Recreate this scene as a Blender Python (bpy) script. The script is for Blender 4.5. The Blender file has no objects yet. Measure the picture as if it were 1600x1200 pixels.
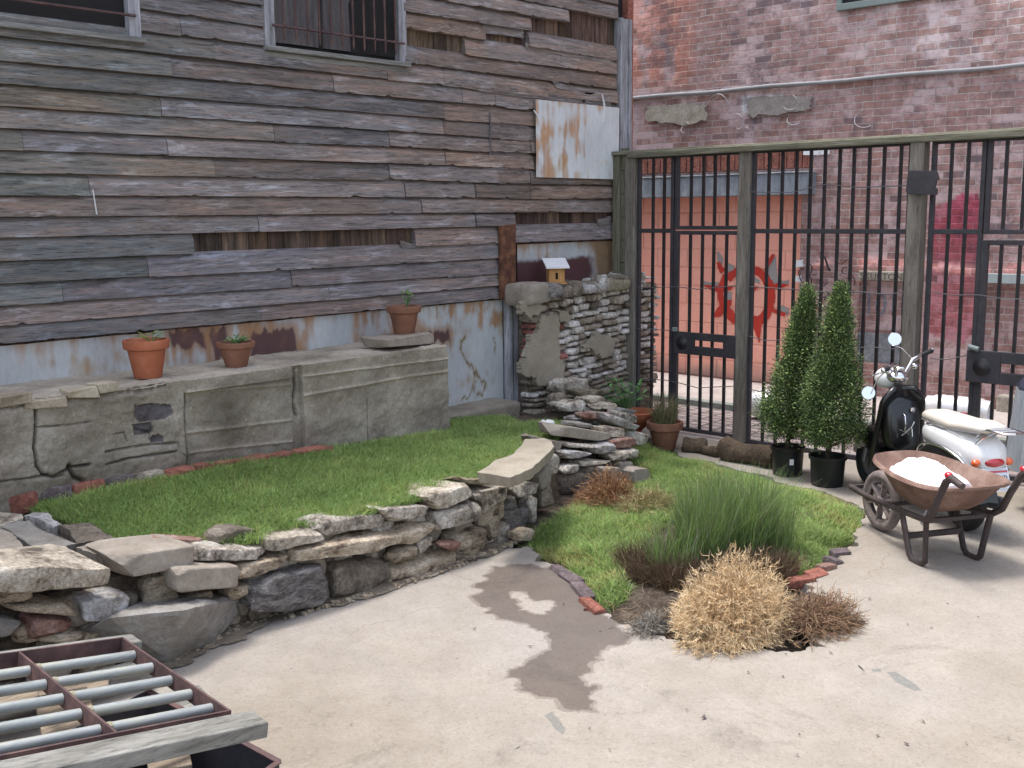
import bpy, bmesh, math, random
import numpy as np
from mathutils import Vector, Matrix
R_=math.radians
rng=np.random.default_rng(7); random.seed(7)
S=bpy.context.scene; COL=S.collection
# ---------------------------------------------------------------- camera
FPX=1690.; PIT=math.atan(265/FPX); ROLL=R_(.6); HD=R_(43.1); CH=1.8
cF=np.array([math.cos(HD)*math.cos(PIT),math.sin(HD)*math.cos(PIT),-math.sin(PIT)])
cR=np.array([math.sin(HD),-math.cos(HD),0.]); cU=np.cross(cR,cF)
_c,_s=math.cos(ROLL),math.sin(ROLL)
cR,cU=_c*cR-_s*cU,_s*cR+_c*cU
cam=bpy.data.objects.new('camera',bpy.data.cameras.new('camera')); COL.objects.link(cam)
cam.data.sensor_width=36; cam.data.lens=36*FPX/1600; cam.data.clip_end=500; cam.data.clip_start=.05
mw=Matrix.Identity(4)
for i in range(3): mw[i][0]=cR[i]; mw[i][1]=cU[i]; mw[i][2]=-cF[i]
mw[2][3]=CH; cam.matrix_world=mw; S.camera=cam
def at(px,py,x=None,y=None,z=None):
    """point of the plane x=, y= or z= seen at a pixel of the 1600x1200 photograph"""
    d=cF*FPX+cR*(px-800)-cU*(py-600)
    if x is not None: t=x/d[0]
    elif y is not None: t=y/d[1]
    else: t=(z-CH)/d[2]
    return np.array([0,0,CH])+d*t
# ---------------------------------------------------------------- light
w=bpy.data.worlds.new('World'); S.world=w; w.use_nodes=True; nt=w.node_tree
sky=nt.nodes.new('ShaderNodeTexSky'); sky.sky_type='NISHITA'; sky.sun_disc=False
SUN_EL,SUN_AZ=R_(72),R_(103)      # azimuth measured from +X towards +Y
sky.sun_elevation=SUN_EL; sky.sun_rotation=R_(90)-SUN_AZ; sky.air_density=1.2; sky.dust_density=3.0
hs=nt.nodes.new('ShaderNodeHueSaturation'); hs.inputs['Saturation'].default_value=.6
nt.links.new(sky.outputs[0],hs.inputs['Color']); nt.links.new(hs.outputs[0],nt.nodes['Background'].inputs[0])
nt.nodes['Background'].inputs[1].default_value=.15
sl=bpy.data.lights.new('sun','SUN'); sl.energy=1.3; sl.angle=R_(13); sl.color=(1,.965,.92)
so=bpy.data.objects.new('sun',sl); COL.objects.link(so)
dv=Vector((math.cos(SUN_EL)*math.cos(SUN_AZ),math.cos(SUN_EL)*math.sin(SUN_AZ),math.sin(SUN_EL)))
so.rotation_euler=dv.to_track_quat('Z','Y').to_euler(); so.location=(4,-4,12)
S.view_settings.view_transform='Standard'; S.view_settings.look='None'; S.view_settings.exposure=1.38; S.view_settings.gamma=1
# ---------------------------------------------------------------- noise
def _h(i,j,k,s):
    n=(i*73856093)^(j*19349663)^(k*83492791)^(s*2654435761&0x7fffffff)
    n=(n^(n>>13))*1274126177&0x7fffffff
    n=(n^(n>>16))
    return (n&0xffff)/65535.
def vn(P,s=0):
    P=np.asarray(P,float); I=np.floor(P).astype(np.int64); f=P-I; f=f*f*(3-2*f)
    r=0
    for a in (0,1):
        for b in (0,1):
            for c in (0,1):
                wgt=(f[:,0] if a else 1-f[:,0])*(f[:,1] if b else 1-f[:,1])*(f[:,2] if c else 1-f[:,2])
                r=r+wgt*_h(I[:,0]+a,I[:,1]+b,I[:,2]+c,s)
    return r
def fbm(P,o=4,s=0):
    P=np.asarray(P,float); r=0;a=.5;t=0
    for k in range(o): r=r+a*vn(P*2**k+k*17.3,s+k); t+=a; a*=.5
    return r/t      # 0..1
def lerp(a,b,t): return a+(b-a)*t
def sst(a,b,x): t=np.clip((x-a)/(b-a),0,1); return t*t*(3-2*t)
# ---------------------------------------------------------------- materials
class NT:
    def __init__(s,name):
        s.m=bpy.data.materials.new(name); s.m.use_nodes=True; s.t=s.m.node_tree; s.b=s.t.nodes['Principled BSDF']
    def n(s,k,**kw):
        n=s.t.nodes.new(k)
        for a,v in kw.items(): setattr(n,a,v)
        return n
    def l(s,a,b): s.t.links.new(a,b)
    def mix(s,mode,fac,a,b):
        n=s.n('ShaderNodeMix',data_type='RGBA',blend_type=mode)
        for i,v in ((0,fac),(6,a),(7,b)):
            if hasattr(v,'links'): s.l(v,n.inputs[i])
            else: n.inputs[i].default_value=v if i==0 else (tuple(v)+(1,))[:4]
        return n.outputs[2]
    def noise(s,vec,scale,detail=6,rough=.6,dist=0):
        n=s.n('ShaderNodeTexNoise'); n.inputs['Scale'].default_value=scale; n.inputs['Detail'].default_value=detail
        n.inputs['Roughness'].default_value=rough; n.inputs['Distortion'].default_value=dist; s.l(vec,n.inputs['Vector']); return n.outputs[0]
    def ramp(s,fac,stops):
        n=s.n('ShaderNodeValToRGB'); e=n.color_ramp.elements
        while len(e)<len(stops): e.new(.5)
        for q,(p,c) in zip(e,stops):
            q.position=p; q.color=(c,c,c,1) if isinstance(c,(int,float)) else (tuple(c)+(1,))[:4]
        s.l(fac,n.inputs[0]); return n.outputs[0]
    def coord(s,stretch=(1,1,1),rnd=True):
        tc=s.n('ShaderNodeTexCoord').outputs['Object']
        if rnd:
            oi=s.n('ShaderNodeObjectInfo'); mu=s.n('ShaderNodeMath',operation='MULTIPLY'); mu.inputs[1].default_value=43.
            s.l(oi.outputs['Random'],mu.inputs[0]); ad=s.n('ShaderNodeVectorMath',operation='ADD'); s.l(tc,ad.inputs[0]); s.l(mu.outputs[0],ad.inputs[1]); tc=ad.outputs[0]
        mp=s.n('ShaderNodeMapping'); mp.inputs['Scale'].default_value=stretch; s.l(tc,mp.inputs[0]); return mp.outputs[0]
    def bump(s,h,strength=.4,dist=.01,prev=None):
        b=s.n('ShaderNodeBump'); b.inputs['Strength'].default_value=strength; b.inputs['Distance'].default_value=dist
        s.l(h,b.inputs['Height'])
        if prev: s.l(prev,b.inputs['Normal'])
        return b.outputs[0]
def mat(name,stops,scale=4,stretch=(1,1,1),detail=7,rough=.85,metal=0,bump=.4,bdist=.01,fine=60,speck=.25,attr=False,rnd=0,dist=0,coat=0,spec=.4,trans=0,nr=.62):
    q=NT(name); v=q.coord(stretch)
    if len(stops)==1: stops=[(0,stops[0][1]),(1,stops[0][1])]
    c=q.ramp(q.noise(v,scale,detail,nr,dist),stops)
    f=q.noise(v,fine,4,.7)
    if speck:
        k=q.ramp(f,[(.3,1-speck),(.7,1+speck)]); c=q.mix('MULTIPLY',1.,c,k)
    if attr:
        a=q.n('ShaderNodeAttribute',attribute_name='Col'); c=q.mix('MULTIPLY',1.,c,a.outputs['Color'])
    if rnd:
        oi=q.n('ShaderNodeObjectInfo'); r=q.ramp(oi.outputs['Random'],[(0,1-rnd),(1,1+rnd)]); c=q.mix('MULTIPLY',1.,c,r)
    q.l(c,q.b.inputs['Base Color']); q.b.inputs['Roughness'].default_value=rough; q.b.inputs['Metallic'].default_value=metal
    q.b.inputs['Specular IOR Level'].default_value=spec; q.b.inputs['Coat Weight'].default_value=coat
    if trans: q.b.inputs['Transmission Weight'].default_value=trans
    if bump:
        n1=q.bump(q.noise(v,scale*3,6,.65),bump,bdist*2); n2=q.bump(f,bump,bdist*.6,n1); q.l(n2,q.b.inputs['Normal'])
    return q.m
def plain(name,c,rough=.5,metal=0,coat=0,spec=.5,speck=.08,bump=.05): 
    return mat(name,[(0.3,tuple(x*.85 for x in c)),(.7,c)],6,rough=rough,metal=metal,coat=coat,spec=spec,speck=speck,bump=bump,bdist=.003)
def wood_mat(name,stops,dark=.35,attr=True,axis='x',sc=1.,rough=.85):
    st={'x':(1.3,9,22),'y':(9,1.3,22),'z':(12,12,1.3),'xx':(1.3,9,9)}[axis]
    q=NT(name); v=q.coord(tuple(sc*k for k in st))
    c=q.ramp(q.noise(v,1.6,8,.68,.6),stops)
    if name=='weathered_siding':
        pv=q.coord((2.2,2.2,13)); pm=q.ramp(q.noise(pv,1.5,9,.74,.5),[(.53,0.),(.66,.85)]); c=q.mix('MIX',pm,c,(.40,.41,.455))
        dm=q.ramp(q.noise(q.coord((1.1,1.1,9)),2.3,9,.78,.8),[(.33,.8),(.43,0.)]); c=q.mix('MIX',dm,c,(.05,.043,.043))
    gr=q.noise(v,7,6,.75,.3); c=q.mix('MULTIPLY',1.,c,q.ramp(gr,[(.34,dark),(.47,.92),(.7,1.16)]))
    if attr: a=q.n('ShaderNodeAttribute',attribute_name='Col'); c=q.mix('MULTIPLY',1.,c,a.outputs['Color'])
    q.l(c,q.b.inputs['Base Color']); q.b.inputs['Roughness'].default_value=rough; q.b.inputs['Specular IOR Level'].default_value=.3
    q.l(q.bump(gr,.55,.006,q.bump(q.noise(v,2,5,.6),.4,.012)),q.b.inputs['Normal']); return q.m
M={}
M['siding']=wood_mat('weathered_siding',[(.27,(.085,.078,.078)),(.40,(.16,.146,.145)),(.5,(.215,.205,.212)),(.60,(.27,.215,.195)),(.68,(.36,.355,.385)),(.80,(.50,.515,.57))],.28)
M['sheath']=wood_mat('dark_sheathing',[(.3,(.03,.024,.021)),(.55,(.11,.08,.065)),(.75,(.24,.17,.12))],.4,axis='z')
M['post']=wood_mat('grey_post_wood',[(.3,(.10,.088,.072)),(.5,(.18,.16,.137)),(.75,(.28,.26,.23))],.45,attr=False,axis='z')
M['moss']=wood_mat('mossy_wood',[(.3,(.08,.078,.055)),(.5,(.16,.152,.108)),(.75,(.27,.26,.21))],.45,attr=False,axis='y')
M['mossz']=wood_mat('mossy_boards',[(.3,(.075,.075,.05)),(.5,(.14,.137,.095)),(.75,(.23,.22,.17))],.45,attr=False,axis='z')
M['trim']=wood_mat('painted_trim',[(.3,(.16,.16,.165)),(.5,(.30,.30,.33)),(.75,(.5,.51,.56))],.45,attr=False,axis='z')
M['trimx']=wood_mat('sill_wood',[(.3,(.13,.13,.12)),(.5,(.22,.22,.21)),(.75,(.36,.36,.35))],.45,attr=False,axis='x')
M['lumber']=wood_mat('grey_lumber',[(.3,(.11,.105,.09)),(.5,(.215,.21,.19)),(.75,(.35,.345,.32))],.4,attr=False,axis='xx')
M['lumber2']=wood_mat('brown_lumber',[(.3,(.12,.09,.06)),(.5,(.24,.19,.14)),(.75,(.36,.3,.22))],.5,attr=False,axis='xx')
M['conc']=mat('old_concrete',[(.3,(.165,.14,.11)),(.5,(.265,.232,.188)),(.7,(.38,.345,.29))],3,rough=.95,bump=.6,bdist=.008,fine=70,speck=.22,attr=True)
M['metal']=mat('galvanised_sheet',[(.3,(.8,.82,.86)),(.7,(1,1,1))],3,stretch=(1,1,.4),rough=.6,metal=.0,bump=.15,bdist=.005,fine=40,speck=.08,attr=True,spec=.5)
M['stain']=mat('paint',[(.3,(.85,.85,.85)),(.7,(1,1,1))],8,rough=.8,bump=.1,attr=True,speck=.06)
M['plaster']=mat('old_plaster',[(.3,(.25,.215,.165)),(.6,(.34,.30,.24)),(.8,(.42,.38,.31))],5,bump=.3,speck=.12)
M['soil']=mat('soil',[(.3,(.045,.032,.023)),(.5,(.095,.07,.05)),(.75,(.19,.15,.11))],9,bump=1,bdist=.02,fine=60,speck=.5)
M['dirt']=mat('pale_dirt',[(.3,(.14,.11,.08)),(.55,(.24,.20,.15)),(.75,(.36,.31,.25))],8,bump=.8,bdist=.01,fine=80,speck=.4)
M['terra']=mat('terracotta',[(.3,(.28,.085,.04)),(.6,(.40,.13,.065)),(.8,(.46,.2,.12))],7,rough=.85,bump=.1,speck=.07)
M['terrad']=mat('terracotta_aged',[(.3,(.15,.07,.045)),(.6,(.24,.11,.07)),(.8,(.32,.18,.13))],9,rough=.9,bump=.15,speck=.1)
M['iron']=mat('black_iron',[(.3,(.010,.009,.011)),(.7,(.03,.027,.03))],12,rough=.45,bump=.15,bdist=.002,speck=.2)
M['irond']=mat('dark_grey_iron',[(.3,(.028,.027,.032)),(.7,(.05,.047,.053))],8,rough=.55,bump=.15,bdist=.003,speck=.2)
M['rust']=mat('rusty_steel',[(.3,(.055,.022,.016)),(.5,(.12,.05,.03)),(.7,(.24,.11,.055))],14,rough=.85,bump=.3,bdist=.003,speck=.3)
M['rustd']=mat('dark_oxide_steel',[(.3,(.05,.028,.03)),(.5,(.085,.048,.048)),(.7,(.14,.08,.07))],9,rough=.7,bump=.2,bdist=.003,speck=.2)
M['wire']=plain('grey_wire',(.12,.115,.125),.7,.2)
M['dark']=plain('dark_void',(.012,.011,.012),.9)
M['glass']=plain('dirty_dark_glass',(.03,.03,.035),.15)
M['curtain']=mat('grey_plastic_curtain',[(.3,(.06,.055,.058)),(.6,(.13,.12,.125)),(.8,(.2,.19,.2))],5,stretch=(4,4,.6),rough=.6,bump=.4)
# stones
def stone(name,st,**k):
    d=dict(scale=9,bump=1.,bdist=.018,fine=55,speck=.42,rnd=.16,rough=.95,nr=.72,detail=10); d.update(k); return mat(name,st,**d)
M['cream']=stone('cream_limestone',[(.38,(.16,.13,.105)),(.45,(.45,.385,.305)),(.55,(.64,.56,.455)),(.72,(.78,.73,.66))])
M['crust']=stone('pitted_limestone',[(.38,(.12,.10,.08)),(.45,(.42,.36,.30)),(.54,(.62,.56,.48)),(.68,(.80,.76,.71))],speck=.5,bump=1)
M['tan']=stone('tan_stone',[(.38,(.14,.10,.07)),(.46,(.42,.33,.235)),(.56,(.58,.48,.36)),(.73,(.72,.65,.55))],stretch=(1,1,2.2))
M['block']=stone('grey_brown_block',[(.3,(.19,.16,.13)),(.55,(.30,.26,.215)),(.8,(.42,.375,.325))],bump=.35,speck=.14,scale=5)
M['slate']=stone('blue_grey_stone',[(.3,(.17,.155,.135)),(.5,(.27,.25,.225)),(.75,(.37,.365,.355))],bump=.7,speck=.12,scale=5)
M['gneiss']=stone('dark_banded_stone',[(.34,(.08,.07,.066)),(.47,(.20,.18,.17)),(.6,(.36,.335,.315)),(.76,(.58,.56,.55))],stretch=(1,1,2.6),dist=.8,bump=1)
M['darkst']=stone('dark_stone',[(.35,(.12,.10,.08)),(.55,(.27,.225,.18)),(.8,(.42,.36,.30))])
M['red']=stone('reddish_stone',[(.35,(.20,.09,.07)),(.5,(.34,.19,.15)),(.65,(.46,.35,.30)),(.8,(.58,.52,.48))])
M['white']=stone('whitewashed_stone',[(.34,(.17,.145,.12)),(.45,(.42,.38,.34)),(.58,(.63,.61,.61)),(.75,(.74,.74,.77))])
M['moss_st']=stone('mossy_stone',[(.35,(.17,.15,.10)),(.55,(.30,.27,.19)),(.75,(.40,.37,.29))])
M['brickst']=stone('edging_brick',[(.35,(.15,.06,.045)),(.55,(.30,.11,.08)),(.75,(.38,.2,.16))],bump=.5,scale=12)
M['brickdk']=stone('dark_edging_brick',[(.35,(.07,.055,.055)),(.55,(.15,.115,.12)),(.75,(.25,.2,.21))],bump=.5,scale=12)
# plants
def leafm(name,c,t=.25,sp=.0,rough=.6):
    q=NT(name); a=q.n('ShaderNodeAttribute',attribute_name='Col'); o=q.mix('MULTIPLY',1.,tuple(c),a.outputs['Color'])
    q.l(o,q.b.inputs['Base Color']); q.b.inputs['Roughness'].default_value=rough; q.b.inputs['Specular IOR Level'].default_value=.4
    tr=q.n('ShaderNodeBsdfTranslucent'); q.l(o,tr.inputs[0]); mx=q.n('ShaderNodeMixShader'); mx.inputs[0].default_value=t
    q.l(q.b.outputs[0],mx.inputs[1]); q.l(tr.outputs[0],mx.inputs[2]); q.l(mx.outputs[0],q.t.nodes['Material Output'].inputs[0]); return q.m
M['grass']=leafm('grass_blades',(1,1,1),.3)
M['straw']=leafm('dry_straw',(1,1,1),.15)
M['needle']=leafm('conifer_needles',(1,1,1),.15)
M['leaf']=leafm('green_leaf',(1,1,1),.3)
# ---------------------------------------------------------------- object helpers
W={}
def setp(o,label=None,cat=None,group=None,kind=None):
    if label: o['label']=label
    if cat: o['category']=cat
    if group: o['group']=group
    if kind: o['kind']=kind
    return o
def thing(name,loc,label,cat,group=None,kind=None):
    o=bpy.data.objects.new(name,None); COL.objects.link(o); o.location=tuple(loc); o.empty_display_size=.1
    W[o.name]=np.array(loc,float); return setp(o,label,cat,group,kind)
class MB:
    def __init__(s,T=None): s.V=[];s.F=[];s.C=[];s.n=0;s.T=T;s.mi=[]
    def add(s,V,F,col=None,mi=0):
        V=np.asarray(V,float).reshape(-1,3); s.V.append(V); n=s.n
        if isinstance(F,np.ndarray): s.F+= (F+n).tolist()
        else: s.F+=[[i+n for i in f] for f in F]
        s.mi+=[mi]*(len(F)); s.n+=len(V)
        if col is None: col=np.ones((len(V),3))
        col=np.asarray(col,float)
        if col.ndim==1: col=np.tile(col,(len(V),1))
        s.C.append(col); return s
    def box(s,a,b,col=None,rot=None,mi=0,jit=0):
        a=np.array(a,float);b=np.array(b,float); c=(a+b)/2;h=(b-a)/2
        P=np.array([[x,y,z] for x in(-1,1) for y in(-1,1) for z in(-1,1)],float)*h
        if jit: P+=rng.uniform(-jit,jit,P.shape)
        if rot is not None: P=P@np.array(rot).T
        return s.add(P+c,[[0,1,3,2],[4,6,7,5],[0,4,5,1],[2,3,7,6],[0,2,6,4],[1,5,7,3]],col,mi)
    def beam(s,p,q,wd,h,up=(0,0,1),col=None,mi=0,n=1):
        """bar of rectangular section from p to q: width wd (sideways), height h (along up)"""
        p=np.array(p,float);q=np.array(q,float); d=(q-p)/np.linalg.norm(q-p); sd=np.cross(d,up); sd/=np.linalg.norm(sd); u=np.cross(sd,d)
        V=[]
        for t in np.linspace(0,1,n+1):
            c=p+(q-p)*t
            for a,b in((-1,-1),(1,-1),(1,1),(-1,1)): V.append(c+sd*a*wd/2+u*b*h/2)
        F=[[0,3,2,1],[4*n,4*n+1,4*n+2,4*n+3]]
        for k in range(n):
            for j in range(4): a=4*k+j;b=4*k+(j+1)%4; F.append([a,b,b+4,a+4])
        return s.add(V,F,col,mi)
    def tube(s,pts,r,n=8,caps=True,col=None,mi=0,flat=None):
        pts=np.array(pts,float); k=len(pts); r=np.broadcast_to(np.array(r,float),(k,))
        tg=np.gradient(pts,axis=0); tg/=np.linalg.norm(tg,axis=1)[:,None]+1e-9
        a=np.array([0,0,1.]) if abs(tg[0][2])<.9 else np.array([1.,0,0])
        V=[]
        for i in range(k):
            a=a-tg[i]*(a@tg[i]); a/=np.linalg.norm(a)+1e-9; b=np.cross(tg[i],a)
            for j in range(n):
                t=2*math.pi*j/n; V.append(pts[i]+r[i]*(math.cos(t)*a*(flat or 1)+math.sin(t)*b))
        F=[[i*n+j,i*n+(j+1)%n,(i+1)*n+(j+1)%n,(i+1)*n+j] for i in range(k-1) for j in range(n)]
        if caps: F+=[list(range(n))[::-1],[(k-1)*n+j for j in range(n)]]
        return s.add(V,F,col,mi)
    def lathe(s,prof,c=(0,0,0),n=32,axis=(0,0,1),col=None,mi=0,wob=0):
        ax=np.array(axis,float); ax/=np.linalg.norm(ax); a=np.cross(ax,[0,0,1.]) if abs(ax[2])<.9 else np.array([1.,0,0]); a/=np.linalg.norm(a); b=np.cross(ax,a)
        V=[];k=len(prof); c=np.array(c,float)
        for (r,h) in prof:
            for j in range(n):
                t=2*math.pi*j/n; V.append(c+ax*h+(r*(1+wob*math.sin(3*t+1)))*(math.cos(t)*a+math.sin(t)*b))
        F=[[i*n+j,i*n+(j+1)%n,(i+1)*n+(j+1)%n,(i+1)*n+j] for i in range(k-1) for j in range(n)]
        return s.add(V,F,col,mi)
    def ell(s,c,r,n=16,m=10,rot=None,col=None,mi=0):
        V=[];
        for i in range(m+1):
            p=math.pi*i/m
            for j in range(n):
                t=2*math.pi*j/n; V.append([math.sin(p)*math.cos(t)*r[0],math.sin(p)*math.sin(t)*r[1],math.cos(p)*r[2]])
        V=np.array(V)
        if rot is not None: V=V@np.array(rot).T
        F=[[i*n+j,(i+1)*n+j,(i+1)*n+(j+1)%n,i*n+(j+1)%n] for i in range(m) for j in range(n)]
        return s.add(V+np.array(c),F,col,mi)
    def prism(s,poly,d,col=None,mi=0):
        """poly: 3D outline, extruded by vector d"""
        P=np.array(poly,float); n=len(P); d=np.array(d,float)
        nrm=np.cross(P[1]-P[0],P[2]-P[1])
        V=np.vstack([P,P+d]); F=[list(range(n))[::-1],list(range(n,2*n))]+[[i,(i+1)%n,n+(i+1)%n,n+i] for i in range(n)]
        return s.add(V,F,col,mi)
    def build(s,name,m,parent=None,smooth=None,bevel=0,recentre=True,**kw):
        V=np.vstack(s.V)
        if s.T is not None: V=V@np.array(s.T)[:3,:3].T+np.array(s.T)[:3,3]
        if parent is not None: org=W[parent.name]
        elif recentre: mn,mx=V.min(0),V.max(0); org=np.array([(mn[0]+mx[0])/2,(mn[1]+mx[1])/2,mn[2]])
        else: org=np.zeros(3)
        V=V-org
        me=bpy.data.meshes.new(name); nv=len(V); me.vertices.add(nv); me.vertices.foreach_set('co',V.astype(np.float32).ravel())
        ls=np.array([len(f) for f in s.F]); tot=int(ls.sum()); flat=np.fromiter((i for f in s.F for i in f),dtype=np.int32,count=tot)
        me.loops.add(tot); me.loops.foreach_set('vertex_index',flat); me.polygons.add(len(ls))
        me.polygons.foreach_set('loop_start',np.concatenate([[0],np.cumsum(ls)[:-1]]).astype(np.int32)); me.polygons.foreach_set('loop_total',ls.astype(np.int32))
        if any(s.mi): me.polygons.foreach_set('material_index',np.array(s.mi,dtype=np.int32))
        me.update(calc_edges=True); me.validate()
        C=np.vstack(s.C)
        if len(me.vertices)==len(C):
            ca=me.color_attributes.new('Col','FLOAT_COLOR','POINT'); ca.data.foreach_set('color',np.hstack([C,np.ones((len(C),1))]).astype(np.float32).ravel())
        for mm in (m if isinstance(m,(list,tuple)) else [m]): me.materials.append(M[mm] if isinstance(mm,str) else mm)
        if smooth is not None:
            me.polygons.foreach_set('use_smooth',[True]*len(me.polygons)); 
            if smooth<180: me.set_sharp_from_angle(angle=R_(smooth))
        else: me.polygons.foreach_set('use_smooth',[False]*len(me.polygons))
        o=bpy.data.objects.new(name,me); COL.objects.link(o)
        if parent is None: o.location=tuple(org)
        else: o.parent=parent
        W[o.name]=org
        if bevel: b=o.modifiers.new('bevel','BEVEL'); b.width=bevel; b.segments=2; b.limit_method='ANGLE'; b.angle_limit=R_(40)
        setp(o,kw.get('label'),kw.get('cat'),kw.get('group'),kw.get('kind')); return o
def grid(mb,fn,nu,nv,col=None,mi=0,flip=False):
    """fn(u,v arrays 0..1)->(N,3)"""
    u,v=np.meshgrid(np.linspace(0,1,nu+1),np.linspace(0,1,nv+1),indexing='ij'); u=u.ravel();v=v.ravel()
    r=fn(u,v); P,c=(r if isinstance(r,tuple) else (r,col))
    i,j=np.meshgrid(np.arange(nu),np.arange(nv),indexing='ij'); a=(i*(nv+1)+j).ravel()
    F=np.stack([a,a+nv+1,a+nv+2,a+1],1)
    if flip: F=F[:,::-1]
    mb.add(P,F,c,mi); return mb
def copy_tree(o,parent=None):
    c=o.copy(); COL.objects.link(c); c.parent=parent
    W[c.name]=W[o.name]
    for ch in list(o.children): copy_tree(ch,c)
    return c
def polydist(P,L):
    """distance of points P(N,2) to polyline L, with position along it"""
    d=np.full(len(P),1e9)
    L=np.array(L,float)
    for a,b in zip(L[:-1],L[1:]):
        ab=b-a; t=np.clip(((P-a)@ab)/(ab@ab+1e-12),0,1); d=np.minimum(d,np.linalg.norm(P-(a+t[:,None]*ab),axis=1))
    return d
def inpoly(P,poly):
    poly=np.array(poly,float); r=np.zeros(len(P),bool); x,y=P[:,0],P[:,1]
    for (x1,y1),(x2,y2) in zip(poly,np.roll(poly,-1,0)):
        c=((y1>y)!=(y2>y))&(x<(x2-x1)*(y-y1)/((y2-y1) if y2!=y1 else 1e-9)+x1); r^=c
    return r
def rough_poly(poly,amp,it=4,seed=0,closed=True):
    g=np.random.default_rng(seed); P=[np.array(p,float)[:2] for p in poly]
    for k in range(it):
        Q=[]; n=len(P)
        for i in range(n if closed else n-1):
            a,b=P[i],P[(i+1)%n]; d=b-a; L=np.linalg.norm(d); Q.append(a)
            if L>.012: Q.append((a+b)/2+np.array([-d[1],d[0]])/(L+1e-9)*g.normal()*min(amp,L*.22))
        if not closed: Q.append(P[-1])
        P=Q; amp*=.6
    return P
def smoothstep_poly(poly,it=2):
    P=[np.array(p,float)[:2] for p in poly]
    for _ in range(it):
        Q=[]
        for a,b in zip(P,P[1:]+P[:1]): Q+=[a*.75+b*.25,a*.25+b*.75]
        P=Q
    return P
def ribbons(mb,P,wd,col,side=None):
    """P (N,K,3) blade centre lines, wd (N,K) half widths, col (N,3) or (N,K,3)"""
    N,K,_=P.shape; tg=np.gradient(P,axis=1)
    if side is None:
        an=rng.uniform(0,2*math.pi,N); side=np.stack([np.cos(an),np.sin(an),0*an],1)
    sd=side[:,None,:]*np.ones((1,K,1)); V=np.stack([P-sd*wd[...,None],P+sd*wd[...,None]],2).reshape(-1,3)
    base=(np.arange(N)*K*2)[:,None]+(np.arange(K-1)*2)[None,:]; b=base.ravel()
    F=np.stack([b,b+1,b+3,b+2],1)
    if col.ndim==2: col=np.repeat(col[:,None,:],K,1)
    C=np.repeat(col[:,:,None,:],2,2).reshape(-1,3); mb.add(V,F,C)
def twigs(mb,P,r,col):
    """three-sided twigs P (N,K,3), r (N,K)"""
    N,K,_=P.shape; tg=np.gradient(P,axis=1); tg/=np.linalg.norm(tg,axis=2)[...,None]+1e-9
    a=np.cross(tg,np.array([.3,.5,.81])); a/=np.linalg.norm(a,axis=2)[...,None]+1e-9; b=np.cross(tg,a)
    V=np.stack([P+r[...,None]*(math.cos(t)*a+math.sin(t)*b) for t in (0,2.094,4.189)],2).reshape(-1,3)
    base=((np.arange(N)*K*3)[:,None]+(np.arange(K-1)*3)[None,:]).ravel()
    F=np.vstack([np.stack([base+j,base+(j+1)%3,base+3+(j+1)%3,base+3+j],1) for j in range(3)])
    if col.ndim==2: col=np.repeat(col[:,None,:],K,1)
    mb.add(V,F,np.repeat(col[:,:,None,:],3,2).reshape(-1,3))
def text_mesh(s,size,name='text'):
    cu=bpy.data.curves.new(name,'FONT'); cu.body=s; cu.size=size; cu.align_x='CENTER'; cu.align_y='CENTER'; cu.extrude=.0008; cu.resolution_u=3
    o=bpy.data.objects.new(name,cu); COL.objects.link(o); bpy.context.view_layer.update()
    me=bpy.data.meshes.new_from_object(o.evaluated_get(bpy.context.evaluated_depsgraph_get()))
    V=np.array([v.co[:] for v in me.vertices]); F=[list(p.vertices) for p in me.polygons]
    bpy.data.objects.remove(o); bpy.data.curves.remove(cu); bpy.data.meshes.remove(me); return V,F
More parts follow.
